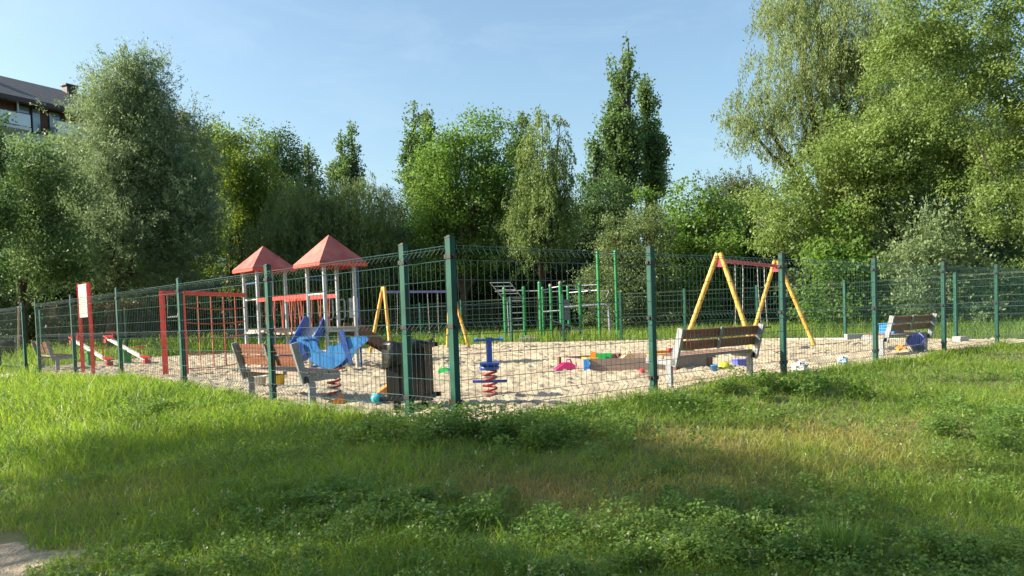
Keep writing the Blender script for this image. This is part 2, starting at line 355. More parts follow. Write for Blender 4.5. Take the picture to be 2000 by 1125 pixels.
# sand with footprints
def sand_mat():
    m = mat("sand", (0.365, 0.308, 0.223), 0.95, 0, 0.22, 0.8, bump=0.0, spec=0.15)
    nt = m.node_tree; b = nt.nodes["Principled BSDF"]; tc = [n for n in nt.nodes if n.type == 'TEX_COORD'][0]
    n1 = nt.nodes.new("ShaderNodeTexNoise"); n1.inputs["Scale"].default_value = 9; n1.inputs["Detail"].default_value = 8; n1.inputs["Roughness"].default_value = 0.65
    nt.links.new(tc.outputs["Object"], n1.inputs["Vector"])
    bp = nt.nodes.new("ShaderNodeBump"); bp.inputs["Strength"].default_value = 0.7; bp.inputs["Distance"].default_value = 0.05
    nt.links.new(n1.outputs["Fac"], bp.inputs["Height"]); nt.links.new(bp.outputs[0], b.inputs["Normal"])
    return m
def sand_height():
    st = 0.055
    us = np.arange(-0.02, 18.2, st); vs_ = np.arange(-0.02, 25.5, st)
    U, V = np.meshgrid(us, vs_)
    X = CORNER.x + U * E1.x + V * E2.x; Y = CORNER.y + U * E1.y + V * E2.y
    Z = 0.012 * np.sin(X * 2.1 + np.sin(Y * 1.3)) * np.sin(Y * 1.9 + 0.5) - 0.005
    r = np.random.default_rng(3)
    iu = r.uniform(0, us.size, 6500).astype(int); iv = r.uniform(0, vs_.size, 6500).astype(int)
    for a, b in zip(iu, iv):                              # footprints: shallow ovals with raised rims
        k = 4; u0, u1, v0, v1 = max(0, a - k), a + k + 1, max(0, b - k), b + k + 1
        sub = Z[v0:v1, u0:u1]; th = r.uniform(0, pi)
        du = U[v0:v1, u0:u1] - us[a]; dv = V[v0:v1, u0:u1] - vs_[b]
        p = (du * cos(th) + dv * sin(th)) / 0.12; q = (-du * sin(th) + dv * cos(th)) / 0.055
        d2 = p * p + q * q
        sub += r.uniform(0.018, 0.045) * (-np.exp(-d2) + 0.75 * np.exp(-(np.sqrt(d2) - 1.5) ** 2 * 3))
    Z = np.clip(Z, -0.06, 0.06)
    ok = inside(X, Y, SAND_POLY)
    ny, nx = X.shape
    i = np.arange((ny - 1) * (nx - 1)); rr = i // (nx - 1); c = i % (nx - 1); a = rr * nx + c
    q = np.stack([a, a + 1, a + nx + 1, a + nx], 1)
    okf = ok.ravel()[q].all(1)
    q = q[okf]; used = np.unique(q); mp = -np.ones(ny * nx, int); mp[used] = np.arange(used.size)
    return np.stack([X, Y, Z], -1).reshape(-1, 3)[used], mp[q]
co, q = sand_height()
kind(np_mesh("sand", co, q, sand_mat(), True), 'structure')

def strip(name, pts, width, m, lift=0.008, z=None):
    mb = MB(); P = []
    for i, p in enumerate(pts):
        p = Vector(p); t = (Vector(pts[min(i + 1, len(pts) - 1)]) - Vector(pts[max(i - 1, 0)])).normalized(); n = Vector((-t.y, t.x, 0)) * width / 2
        for sgn in (-1, 1):
            w = p + n * sgn; P.append((w.x, w.y, (float(ground_z(w.x, w.y)) if z is None else z) + lift))
    mb.add(P, [(2 * i, 2 * i + 1, 2 * i + 3, 2 * i + 2) for i in range(len(pts) - 1)], True)
    return kind(mb.build(name, m), 'structure')
def lerp_pts(pts, n=14):
    out = []
    for a, b in zip(pts[:-1], pts[1:]): out += [Vector(a).lerp(Vector(b), i / n) for i in range(n)]
    return out + [Vector(pts[-1])]
strip("path", lerp_pts([(-22, 20.5, 0), (-17.5, 20.6, 0), (-13.7, 20.1, 0), (-12.0, 19.7, 0)]), 1.5, 'concrete', 0.012)
strip("path", lerp_pts([(-14, 44, 0), (-8, 46.0, 0), (-3, 50, 0), (3, 58, 0)]), 1.3, 'concrete', 0.012)
# worn bare soil patch at the foot of the meadow
def soil():
    m = mat("bare_soil", (0.30, 0.245, 0.175), 0.95, 0, 0.4, 14.0, bump=1.0)
    mb = MB(); n = 40; c = Vector((-3.45, 4.55, 0)); P = []
    for k in range(7):
        for j in range(n):
            a = 2 * pi * j / n; r = k / 6 * (1 + 0.16 * sin(3 * a + 1) + 0.1 * sin(7 * a))
            x = c.x + 0.98 * r * cos(a) - 0.1 * sin(a); y = c.y + 1.0 * r * sin(a)
            P.append((x, y, float(ground_z(x, y)) + 0.016 * (1 - (k / 6) ** 2) - (0.02 if k == 6 else 0)))
    F = [(k * n + j, k * n + (j + 1) % n, (k + 1) * n + (j + 1) % n, (k + 1) * n + j) for k in range(6) for j in range(n)]
    mb.add(P, F, True); return kind(mb.build("bare_soil", m), 'structure')
soil()
def kerb(a, b):
    mb = MB(); n = max(1, int((b - a).length)); d = (b - a) / n
    for i in range(n):
        p = a + d * (i + 0.012); q_ = a + d * (i + 0.988)
        mb.bar(p + Vector((0, 0, -0.105)), q_ + Vector((0, 0, -0.105)), 0.07, 0.24)
    kind(mb.build("kerb", 'concrete'), 'structure')
OUT_R = Vector((0.6699, -0.7424, 0)); OUT_L = Vector((-0.7363, -0.6767, 0))
kerb(CORNER + OUT_R * 0.0, RIGHT_POSTS[6]); kerb(CORNER, LEFT_POSTS[1]); kerb(LEFT_POSTS[1] + E2 * 0.1, LEFT_POSTS[6])
for a, b in zip(BACK_POSTS[:7], BACK_POSTS[1:8]): kerb(a, b)
# ---------------------------------------------------------------- fences
FH = 1.75
def panel_mesh(name, L, nv, r, ns=4):
    mb = MB(); z0, z1 = 0.05, 1.69
    folds = [0.19, 0.90, 1.60]
    prof = [(z0, 0)]
    for f in folds: prof += [(f - 0.055, 0), (f, 0.045), (f + 0.055, 0)]
    prof += [(z1, 0)]
    for i in range(nv + 1):
        x = L * i / nv
        mb.tube([(x, -y, z) for z, y in prof], r, ns, False, False)
    zs = [0.06] + [v for f in folds for v in (f - 0.055, f + 0.055)] + [0.42, 0.66, 1.12, 1.36, 1.68]
    for z in zs: mb.tube([(0, -0.004, z), (L, -0.004, z)], r * 1.15, ns, False, False)
    return mb.mesh(name, 'wire')
def post_mesh(w=0.078, d=0.062, h=FH):
    return MB().box((0, 0, (h - 0.3) / 2), (w, d, h + 0.3)).mesh("post", 'fence')
def clamp_mesh(w=0.078, d=0.062):
    mb = MB().box((0, 0, 0), (w + 0.022, d + 0.016, 0.042)); mb.box((w / 2 + 0.014, 0, 0), (0.03, 0.03, 0.03)); mb.box((-w / 2 - 0.014, 0, 0), (0.03, 0.03, 0.03))
    return mb.mesh("clamp", 'black')
def cap_mesh(w=0.078, d=0.062):
    mb = MB().box((0, 0, 0.008), (w + 0.006, d + 0.006, 0.016)).box((0, 0, 0.022), (w * 0.8, d * 0.8, 0.012), None, 0.7); return mb.mesh("cap", 'black')
PM, CM, KM = post_mesh(), clamp_mesh(), cap_mesh()
PANEL = {}
def fence(label, posts, near=True, name="fence", panels=None, posts_on=None, group=None):
    base = posts[0]; t = thing(name, label, "fence", base, 0, group)
    for i, p in enumerate(posts):
        a = posts[min(i + 1, len(posts) - 1)] - posts[max(i - 1, 0)] if 0 < i < len(posts) - 1 else (posts[1] - posts[0] if i == 0 else posts[-1] - posts[-2])
        if posts_on is not None and i not in posts_on: continue
        o = linked(PM, "post", t, p - base, math.atan2(a.y, a.x))
        if near:
            linked(KM, "cap", o, (0, 0, FH))
            for z in (0.22, 0.93, 1.58): linked(CM, "clamp", o, (0, 0, z))
    for i, (a, b) in enumerate(zip(posts[:-1], posts[1:])):
        if panels is not None and i not in panels: continue
        d = b - a; L = round(d.length - 0.10, 2); key = (L, near)
        if key not in PANEL: PANEL[key] = panel_mesh("wire_panel", L, max(2, round(L / (0.083 if near else 0.10))), 0.0029 if near else 0.0036, 4 if near else 3)
        u = d.normalized(); n = Vector((u.y, -u.x, 0))
        linked(PANEL[key], "wire_panel", t, a - base + u * 0.05 + n * 0.034, math.atan2(d.y, d.x))
    return t
fence("green wire fence run on the right front edge of the sand, ending at the corner", RIGHT_POSTS, True, posts_on=range(1, 7))
lp = LEFT_POSTS[::-1]
fence("green wire fence run on the left front edge, from corner post to gate opening", lp, True)
fence("short green wire fence run left of the gate opening by the concrete path", BEYOND[::-1], True)
fence("green wire fence along the far side of the sand, behind both swings", BACK_POSTS, False)
fence("distant green wire fence seen through the right swing, in the grass by the trees", [Vector(p + (0,)) for p in [(6.4, 45), (8.6, 42), (10.6, 39.0), (12.3, 36.0), (14.2, 32.6), (16.5, 29.5), (18.5, 26.5)]], False)

# ---------------------------------------------------------------- benches
def bench(label, loc, rz, slat='slat', half=0.96, group="park benches round the sand", red=None):
    t = thing("park_bench", label, "bench", loc, rz, group)
    for sx in (-1, 1):
        x = sx * (half - 0.02); mb = MB()
        mb.bar((x, -0.02, 0.27), (x, -0.155, 0.77), 0.05, 0.085, (0, 1, 0))
        mb.bar((x, -0.05, 0.315), (x, 0.44, 0.345), 0.05, 0.075)
        mb.build("end_frame", 'galv', t)
        lg = MB().box((x, 0.06, 0.13), (0.05, 0.085, 0.30)).box((x, 0.06, 0.006), (0.09, 0.14, 0.012)); lg.build("leg", 'galv', t)
    n = Vector((0, 0.963, 0.26))
    for z in (0.535, 0.685):
        y = -0.02 - (z - 0.27) * 0.27 + 0.052
        MB().box((0, y, z), (2 * half - 0.09, 0.032, 0.128), Matrix.Rotation(0.263, 3, 'X')).build("back_slat", slat, t)
    br = MB().bar((0.0, -0.02 - 0.19 * 0.27 + 0.02, 0.46), (0.0, -0.02 - 0.49 * 0.27 + 0.02, 0.76), 0.055, 0.02, (0, 1, 0)); br.build("back_bracket", 'galv', t)
    for k in range(3):
        MB().box((0, 0.075 + k * 0.145, 0.382 + 0.007 * k), (2 * half - 0.02, 0.128, 0.038)).build("seat_slat", 'seatwood' if slat == 'slat' else slat, t)
    MB().bar((0, 0.0, 0.345), (0, 0.43, 0.355), 0.05, 0.025).build("seat_bracket", 'galv', t)
    return t
b1 = bench("orange-brown slatted bench seen from behind, left of the black bin", (-3.13, 10.66, 0), -0.872)
dup(b1, (2.84, 11.37, 0), 0.708, "dark brown slatted bench seen from behind, in front of the pink-topped yellow swing")
dup(b1, (7.78, 15.98, 0), 0.70, "brown slatted bench with a blue crate lying on its seat, farthest to the right")
dup(b1, (-12.45, 21.75, 0), -0.872, "orange-brown bench with sunlit seat standing just inside the gate opening")
b5 = bench("grey shaded bench on the grass behind the two white seesaws", (-19.1, 36.2, 0.16), 0.05, 'slatgrey')
dup(b5, (-11.65, 36.2, 0.16), -0.05, "grey shaded bench behind the left red-roofed tower")

# ---------------------------------------------------------------- litter bins
def litter_bin():
    t = thing("litter_bin", "dark brown slatted wooden litter bin on two legs behind the front fence", "bin", (-1.15, 9.09, 0), -0.1)
    w = 0.212; mb = MB()
    for k in range(6):
        s = -w + 0.04 + k * (2 * w - 0.08) / 5
        for (x, y, rz) in ((s, -w, 0), (s, w, 0), (-w, s, pi / 2), (w, s, pi / 2)):
            mb.box((x, y, 0.43), (0.062, 0.02, 0.56), Matrix.Rotation(rz + random.uniform(-.04, .04), 3, 'Z'))
    mb.build("slatted_body", 'binwood', t)
    r = MB()
    for s in (-1, 1): r.box((0, s * (w + 0.025), 0.715), (2 * w + 0.13, 0.045, 0.05)).box((s * (w + 0.025), 0, 0.7125), (0.045, 2 * w, 0.045))
    r.build("rim", 'binwood', t)
    r = MB()
    for s in (-1, 1): r.box((0, s * (w + 0.02), 0.145), (2 * w + 0.17, 0.05, 0.05)).box((s * (w + 0.02), 0, 0.1425), (0.05, 2 * w - 0.03, 0.045))
    r.box((0, 0, 0.16), (2 * w - 0.03, 2 * w - 0.03, 0.02)); r.build("base", 'binwood', t)
    for s in (-1, 1): MB().box((s * 0.16, 0, 0.06), (0.065, 0.065, 0.2)).build("leg", 'binwood', t)
    # liner
    mb = MB(); n = 40; P = []; prof = [(0.08, 0.22), (0.165, 0.30), (0.18, 0.5), (0.185, 0.70), (0.2, 0.755), (0.235, 0.768), (0.262, 0.755), (0.272, 0.72), (0.272, 0.69), (0.268, 0.66)]
    for i, (r_, z) in enumerate(prof):
        for j in range(n):
            a = 2 * pi * j / n; sq = 1 / max(abs(cos(a)), abs(sin(a))); sq = min(sq, 1.16)
            wr = 1 + 0.03 * sin(9 * a + i) + 0.02 * sin(17 * a + 2 * i); low = 0.2 * max(0, -cos(a - 0.5)) if i > 6 else 0
            zz = z + (0.018 * sin(5 * a) if i > 3 else 0) - (low if i > 7 else 0) + (0.16 * max(0, cos(a - 0.3)) if i > 6 else 0) * (i - 6) / 3
            P.append((r_ * sq * wr * cos(a), r_ * sq * wr * sin(a), zz))
    F = [(i * n + j, i * n + (j + 1) % n, (i + 1) * n + (j + 1) % n, (i + 1) * n + j) for i in range(len(prof) - 1) for j in range(n)]
    mb.add(P, F, True)
    tag(mb.build("bin_liner", 'bag', None, (-1.15, 9.09, 0), -0.1), "shiny black bin bag turned over the rim of the slatted wooden bin", "bin bag")
litter_bin()
t = thing("litter_bin", "dark round bin on the grass outside the gate at the left edge", "bin", (-16.9, 27.2, 0))
MB().lathe([(0.01, 0.02), (0.22, 0.02), (0.27, 0.62), (0.28, 0.66), (0.25, 0.66), (0.23, 0.3), (0.01, 0.1)], 18).build("drum", 'black', t)
MB().lathe([(0.31, 0.66), (0.30, 0.70), (0.22, 0.76), (0.02, 0.78)], 18).build("lid", 'black', t)
MB().box((0.3, 0, 0.4), (0.05, 0.05, 0.9)).build("post", 'galv', t)

# ---------------------------------------------------------------- swings
def swing(label, near, far, h, spread, splay, beam, seats):
    near, far = Vector(near), Vector(far); c = (near + far) / 2; d = far - near; L = d.length
    t = thing("swing", label, "swing", c, math.atan2(d.y, d.x))
    for sx in (-1, 1):
        for sy in (-1, 1):
            a = Vector((sx * L / 2, sy * 0.055, h)); b = Vector((sx * (L / 2 + splay), sy * spread, -0.12))
            MB().tube([a + (a - b).normalized() * 0.07, b], 0.052, 12).build("leg", 'yellow', t)
        MB().box((sx * (L / 2 - 0.005), 0, h - 0.13), (0.035, 0.20, 0.19)).build("head_plate", 'magenta' if beam == 'magenta' else 'red', t)
    MB().box((0, 0, h - 0.085), (L - 0.05, 0.075, 0.07)).build("beam", beam, t)
    for cx, hw, zs, yaw in seats:
        for s in (-1, 1):
            pts = []
            for k in range(25):
                q_ = k / 24; pts.append((cx + s * hw * (1 - 0.12 * q_), yaw * q_ * q_, h - 0.13 - q_ * (h - 0.13 - zs)))
            mb = MB()
            for k in range(24): mb.tube([pts[k], pts[k + 1]], [0.007, 0.0115] if k % 2 else [0.0115, 0.007], 5, False)
            mb.build("chain", 'chain', t)
            MB().tube([(cx + s * hw, 0, h - 0.14), (cx + s * hw, 0, h - 0.08)], 0.025, 8).build("hanger", beam, t)
        MB().box((cx, yaw, zs - 0.012), (2 * hw * 0.98, 0.17, 0.035)).build("seat", 'rubber', t)
swing("yellow A-frame swing with dark pink top beam and two flat seats", (4.43, 17.2, 0), (6.69, 20.4, 0), 2.12, 0.87, 0.26, 'magenta', [(-0.75, 0.25, 0.55, 0.04), (0.75, 0.25, 0.55, -0.06)])
swing("yellow A-frame swing with lilac top beam, behind the black bin", (-3.85, 24.8, 0), (-1.92, 26.5, 0), 1.97, 0.62, 0.22, 'lilac', [(-0.6, 0.2, 0.6, 0.14), (0.55, 0.2, 0.6, 0.0)])

# ---------------------------------------------------------------- play structure: two roofed towers, bridge, slide, ramp, climbing net
def play_structure():
    base = Vector((-5.0, 18.7, 0))
    t = thing("play_tower", "twin climbing towers with red pyramid roofs, rope bridge, blue slide and red net frame", "play tower", base)
    S = 0.36; DECK = 0.88; TOP = 2.3
    def W(p): return Vector(p) - base
    cs = {}
    for key, c, apex, eave, h_roof in (('a', (-5.98, 19.9), 2.93, 2.36, 0.57), ('b', (-3.86, 17.6), 2.9, 2.27, 0.6)):
        c = Vector((c[0], c[1], 0)); R = {'L': c - E1 * S + E2 * S, 'F': c - E1 * S - E2 * S, 'B': c + E1 * S + E2 * S, 'R': c + E1 * S - E2 * S}
        cs[key] = R
        for k in 'LFBR': MB().tube([W(R[k] + Vector((0, 0, -0.2))), W(R[k] + Vector((0, 0, eave + 0.04)))], 0.044, 12).build("post", 'tower', t)
        ro = 0.575 if key == 'b' else 0.56; mb = MB(); o = W(c)
        cor = [o + (E1 * sx + E2 * sy) * ro + Vector((0, 0, eave)) for sx, sy in ((-1, -1), (1, -1), (1, 1), (-1, 1))]
        ap = o + Vector((0, 0, apex))
        mb.add([*cor, ap], [(0, 1, 4), (1, 2, 4), (2, 3, 4), (3, 0, 4)])
        mb.add([v + Vector((0, 0, -0.012)) for v in (*cor, ap)], [(0, 4, 1), (1, 4, 2), (2, 4, 3), (3, 4, 0)])
        ro_ = mb.build("roof", 'roofred', t)
        mb = MB()
        for i in range(4):
            a, b = cor[i], cor[(i + 1) % 4]; mid = (a + b) / 2; inn = (o + Vector((0, 0, eave)) - mid).normalized() * 0.012
            mb.bar(a - Vector((0, 0, 0.04)) + inn, b - Vector((0, 0, 0.04)) + inn, 0.016, 0.066)
        mb.build("roof_edge", 'roofedge', ro_)
        mb = MB()
        for i in range(5): mb.box(W(c) + E1 * (-0.28 + 0.14 * i) + Vector((0, 0, DECK)), (0.132, 0.78, 0.04), Matrix.Rotation(A1, 3, 'Z'))
        mb.build("deck", 'plank', t)
        mb = MB()
        for p, q_ in (('L', 'F'), ('F', 'R'), ('R', 'B'), ('B', 'L')): mb.bar(W(R[p]) + Vector((0, 0, DECK - 0.05)), W(R[q_]) + Vector((0, 0, DECK - 0.05)), 0.04, 0.05)
        mb.build("deck_frame", 'tower', t)
    A, B = cs['a'], cs['b']
    up = lambda p, z: W(p) + Vector((0, 0, z))
    # bridge
    for a, b in ((A['F'], B['L']), (A['R'], B['B'])):
        MB().bar(up(a, 1.6), up(b, 1.6), 0.05, 0.085).build("bridge_rail", 'red', t)
        mb = MB()
        for k in range(1, 6):
            q_ = k / 6; p = up(a, 0).lerp(up(b, 0), q_); sag = 0.08 * sin(pi * q_)
            for s in (-0.06, 0.06): mb.tube([p + (B['L'] - A['F']).normalized() * s + Vector((0, 0, 1.56)), p + Vector((0, 0, 0.9 - sag))], 0.011, 5)
        mb.build("bridge_ropes", 'rope', t)
    mb = MB(); d = (B['L'] - A['F']).normalized()
    for k in range(9):
        q_ = (k + 0.5) / 9; a = up(A['F'], 0.87 - 0.08 * sin(pi * q_)).lerp(up(B['L'], 0.87 - 0.08 * sin(pi * q_)), q_); b = up(A['R'], 0.87 - 0.08 * sin(pi * q_)).lerp(up(B['B'], 0.87 - 0.08 * sin(pi * q_)), q_)
        mb.bar(a, b, 0.17, 0.045)
    mb.build("bridge_planks", 'plank', t)
    # rails between the posts
    for p, q_ in ((A['L'], A['F']), (B['F'], B['L'])):
        MB().tube([up(p, 1.62), up(q_, 1.62)], 0.018, 8).build("cross_bar", 'white', t)
    MB().tube([up(A['L'], 2.02), up(A['F'], 2.02)], 0.014, 8).build("cross_bar", 'navy', t)
    MB().tube([up(B['R'], 0.62), up(B['F'], 0.62)], 0.016, 8).build("cross_bar", 'white', t)
    MB().tube([up(B['L'], 1.95), up(B['B'], 1.95)], 0.014, 8).build("cross_bar", 'navy', t)
    # grab handles
    for p, s in ((B['F'], E1), (B['B'], -E2)):
        dd = E1 * 0.6 + E2 * -0.4; dd.normalize()
        pts = [up(p, 1.5) + dd * 0.04, up(p, 1.52) + dd * 0.13, up(p, 1.45) + dd * 0.15, up(p, 1.16) + dd * 0.15, up(p, 1.08) + dd * 0.13, up(p, 1.06) + dd * 0.03]
        MB().tube(pts, 0.014, 8).build("grab_handle", 'tower', t)
    for s, w_ in ((0.16, 0.13), (0.36, 0.07)):
        MB().box(up(B['R'].lerp(B['B'], 0.9), 1.32) + E1 * 0.2 + E1 * s * 0.7, (w_, 0.02, 0.44)).build("side_panel", 'tower', t)
    # blue pole
    pb = B['R'] + E1 * 0.12 + E2 * 0.05
    MB().tube([up(pb, -0.1), up(pb, 2.25), up(B['R'], 2.28)], 0.022, 8).build("climbing_pole", 'navy', t)
    # slide towards the camera
    st = (B['L'] + B['F']) / 2; sdir = Vector((-0.17, -0.985, 0)).normalized(); sn = Vector((sdir.y, -sdir.x, 0))
    sl_ = [(0.0, 0.90), (0.15, 0.89), (0.3, 0.82), (0.95, 0.42), (1.15, 0.33), (1.4, 0.29)]
    mb = MB(); P = []
    for s, z in sl_:
        for w_ in (-0.21, 0.21):
            for dz in (0, 0.02): P.append(up(st + sdir * s + sn * w_, z + dz))
    F = []
    for i in range(len(sl_) - 1):
        o = i * 4; F += [(o + 1, o + 3, o + 7, o + 5), (o, o + 4, o + 6, o + 2), (o, o + 1, o + 5, o + 4), (o + 2, o + 6, o + 7, o + 3)]
    mb.add(P, F); slide = mb.build("slide", 'tower', t)
    wall = [(-0.02, 0.86), (-0.06, 1.0), (-0.05, 1.12), (0.0, 1.15), (0.08, 1.165), (0.17, 1.15), (0.25, 1.10), (0.33, 1.04), (0.43, 0.96), (0.6, 0.84), (0.8, 0.70), (0.97, 0.59), (1.12, 0.51), (1.28, 0.455), (1.42, 0.43), (1.44, 0.25), (1.15, 0.27), (0.95, 0.36), (0.3, 0.76), (0.15, 0.84)]
    for w_ in (-0.225, 0.225): MB().plate(wall, 0.022, sdir, (0, 0, 1), up(st + sn * w_, 0)).build("slide_wall", 'navy', slide)
    MB().bar(up(st + sdir * 1.22, 0.3), up(st + sdir * 1.30, -0.1), 0.3, 0.035, (0, 1, 0)).build("slide_foot", 'darkmetal', slide)
    # ramp on the far side
    rs = (B['R'] * 0.62 + B['B'] * 0.38); rd = (E1 * 0.95 - E2 * 0.12).normalized(); rn = Vector((rd.y, -rd.x, 0))
    mb = MB().bar(up(rs, 0.86), up(rs + rd * 1.05, 0.26), 0.46, 0.03); rp = mb.build("ramp", 'brownboard', t)
    side = [(-0.05, 0.80), (-0.02, 1.0), (0.12, 0.98), (1.10, 0.33), (1.12, 0.2), (1.0, 0.22)]
    for w_ in (-0.24, 0.24): MB().plate(side, 0.022, rd, (0, 0, 1), up(rs + rn * w_, 0)).build("ramp_side", 'brownboard', rp)
    mb = MB()
    for w_ in (-0.2, 0.2): mb.tube([up(rs + rd * 0.95 + rn * w_, 0.27), up(rs + rd * 0.99 + rn * w_, -0.05)], 0.022, 8)
    mb.tube([up(rs + rd * 0.99 + rn * -0.2, 0.04), up(rs + rd * 0.99 + rn * 0.2, 0.04)], 0.022, 8); mb.build("ramp_foot", 'roofedge', rp)
    # red net frame
    P0 = Vector((-7.39, 17.28, 0)); P1 = Vector((-6.97, 17.15, 0)); P2 = A['L']
    P1 = Vector((-7.02, 17.45, 0))
    for p in (P0, P1): MB().box(up(p, 0.85), (0.085, 0.085, 1.9)).build("frame_post", 'red', t)
    MB().bar(up(P0, 1.755), up(P1, 1.755), 0.09, 0.09).build("frame_beam", 'red', t)
    MB().bar(up(P1 + (P2 - P1).normalized() * 0.05, 1.755), up(P2, 1.755), 0.085, 0.085).build("frame_beam", 'red', t)
    mb = MB(); N = 4; H = [1.45, 1.12, 0.79, 0.46, 0.13]
    for k in range(1, N + 1):
        q_ = k / (N + 1) + 0.02
        mb.tube([up(P1.lerp(P2, q_), z) for z in (1.72, 1.2, 0.7, 0.1)], 0.012, 6)
    for h in H: mb.tube([up(P1.lerp(P2, q_ / 8), h - 0.05 * sin(pi * q_ / 8)) for q_ in range(9)], 0.012, 6)
    mb.build("climbing_net", 'rope', t)
    mb = MB()
    for s in (0.25, 0.8): mb.tube([up(P0.lerp(P1, s), 1.72), up(P0.lerp(P1, s), 1.45), up(P0.lerp(P1, s * 0.9), 1.25)], 0.008, 6)
    tz = mb.build("trapeze_ropes", 'ropewhite', t)
    MB().tube([up(P0.lerp(P1, 0.2), 1.24), up(P0.lerp(P1, 0.75), 1.25)], 0.016, 8).build("trapeze_bar", 'white', tz)
play_structure()

# ---------------------------------------------------------------- sign and seesaws
def sign_board():
    a, b = Vector((-10.05, 19.0, 0)), Vector((-9.53, 18.45, 0)); d = (b - a)
    t = thing("sign", "red-framed sign on two posts with a cream notice board, behind the left fence", "sign", a)
    for p in (Vector((0, 0, 0)), d): MB().box(p + Vector((0, 0, 0.95)), (0.06, 0.06, 2.3)).build("post", 'red', t)
    u = d.normalized(); n = Vector((u.y, -u.x, 0))
    if n.y > 0: n = -n
    mb = MB().bar(d * 0.12 + n * 0.02 + Vector((0, 0, 1.70)), d * 0.88 + n * 0.02 + Vector((0, 0, 1.70)), 0.025, 0.75); bd = mb.build("notice_board", 'sign', t)
    mb = MB(); r = random.Random(5)
    for k in range(15):
        z = 2.0 - k * 0.042; L = r.uniform(0.3, 0.6)
        mb.bar(d * 0.2 + n * 0.035 + Vector((0, 0, z)), d * (0.2 + L) + n * 0.035 + Vector((0, 0, z)), 0.003, 0.012)
    mb.build("printed_lines", 'ink', bd)
    MB().bar(Vector((0, 0, 2.06)), d + Vector((0, 0, 2.06)), 0.05, 0.06).build("top_bar", 'red', t)
sign_board()
def seesaw(label, low, hi):
    low, hi = Vector(low), Vector(hi); d = hi - low; L = Vector((d.x, d.y, 0)).length
    t = thing("seesaw", label, "seesaw", (low.x, low.y, 0), math.atan2(d.y, d.x), "white seesaws near the gate")
    a = Vector((0, 0, 0.15)); b = Vector((L, 0, 0.78)); m = (a + b) / 2
    MB().bar(a, b, 0.09, 0.075).build("plank", 'white', t)
    MB().box((m.x, 0, m.z / 2 - 0.1), (0.14, 0.2, m.z + 0.1)).box((m.x, 0, m.z - 0.06), (0.2, 0.26, 0.06)).build("fulcrum", 'green', t)
    for q_, s in ((0.03, 1), (0.97, -1)):
        p = a.lerp(b, q_); MB().box(p + Vector((0, 0, 0.055)), (0.26, 0.22, 0.03), Matrix.Rotation(-math.atan2(b.z - a.z, L), 3, 'Y')).build("seat", 'red', t)
        p = a.lerp(b, q_ + s * 0.12); mb = MB().tube([p, p + Vector((0, 0, 0.26))], 0.02, 8); mb.tube([p + Vector((0, -0.17, 0.27)), p + Vector((0, 0.17, 0.27))], 0.018, 8); mb.build("handle", 'red', t)
        p = a.lerp(b, q_); mb = MB().box(p + Vector((-0.09 * s, 0, -0.07)), (0.14, 0.16, 0.12)); mb.build("bumper", 'spring', t)
seesaw("white seesaw bar with red handles seen behind the red-framed sign", (-11.15, 22.45, 0), (-13.0, 24.1, 0))
seesaw("white seesaw bar with red handles between the sign and the red net frame", (-10.2, 22.65, 0), (-12.1, 24.35, 0))

# ---------------------------------------------------------------- spring riders
def helix(mb, r, z0, z1, turns, w):
    mb.tube([(r * cos(2 * pi * turns * k / 90), r * sin(2 * pi * turns * k / 90), z0 + (z1 - z0) * k / 90) for k in range(91)], w, 8)
def dolphin():
    t = thing("spring_rider", "blue dolphin-shaped spring rider in front of the red-roofed towers", "spring rider", (-2.43, 11.0, 0), -0.28)
    px = [(232, 350), (262, 338), (300, 335), (340, 343), (380, 340), (386, 385), (392, 430), (410, 470), (440, 495), (480, 508), (520, 512), (560, 505), (606, 488), (612, 440), (640, 434), (664, 430), (682, 446), (704, 444), (745, 418), (785, 388), (820, 355), (900, 352), (985, 345), (1018, 372), (1012, 398), (975, 425), (930, 458), (870, 482), (845, 530), (815, 580), (765, 630), (715, 662), (675, 682), (640, 692), (590, 692), (540, 686), (490, 664), (440, 632), (395, 595), (360, 545), (335, 505), (305, 490), (270, 470), (240, 435)]
    out = [((x / 5.625 - 110) * 0.00693, (178 - y / 5.625) * 0.00693) for x, y in px]
    for y in (-0.095, 0.095): MB().plate(out, 0.024, (1, 0, 0), (0, 0, 1), (0, y, 0)).build("body_panel", 'blue', t)
    MB().box((-0.08, 0, 0.60), (0.22, 0.17, 0.03)).build("seat", 'navy', t)
    fin = [(-0.04, 0.20), (0.0, 0.225), (0.035, 0.19), (0.06, 0.1), (0.10, -0.06), (0.145, -0.24), (0.10, -0.22), (0.02, -0.05), (-0.03, 0.1)]
    for y in (-0.122,): MB().plate(fin, 0.024, (1, 0, 0), (0, 0, 1), (0.215, y, 0.68)).build("fin", 'navy', t)
    sn = [(-0.52, 0.68), (-0.44, 0.76), (-0.36, 0.72), (-0.34, 0.6), (-0.42, 0.55), (-0.49, 0.58)]
    for y in (-0.122,): MB().plate(sn, 0.024, (1, 0, 0), (0, 0, 1), (0, y, 0.0)).build("snout_panel", 'navy', t)
    MB().tube([(-0.32, -0.2, 0.78), (-0.32, 0.2, 0.78)], 0.016, 8).build("handle", 'navy', t)
    MB().tube([(-0.2, -0.22, 0.42), (-0.2, 0.22, 0.42)], 0.018, 8).build("footrest", 'navy', t)
    mb = MB(); helix(mb, 0.085, 0.0, 0.37, 5, 0.014); mb.build("spring", 'spring', t)
    MB().box((0, 0, 0.385), (0.26, 0.2, 0.03)).build("spring_plate", 'spring', t)
dolphin()
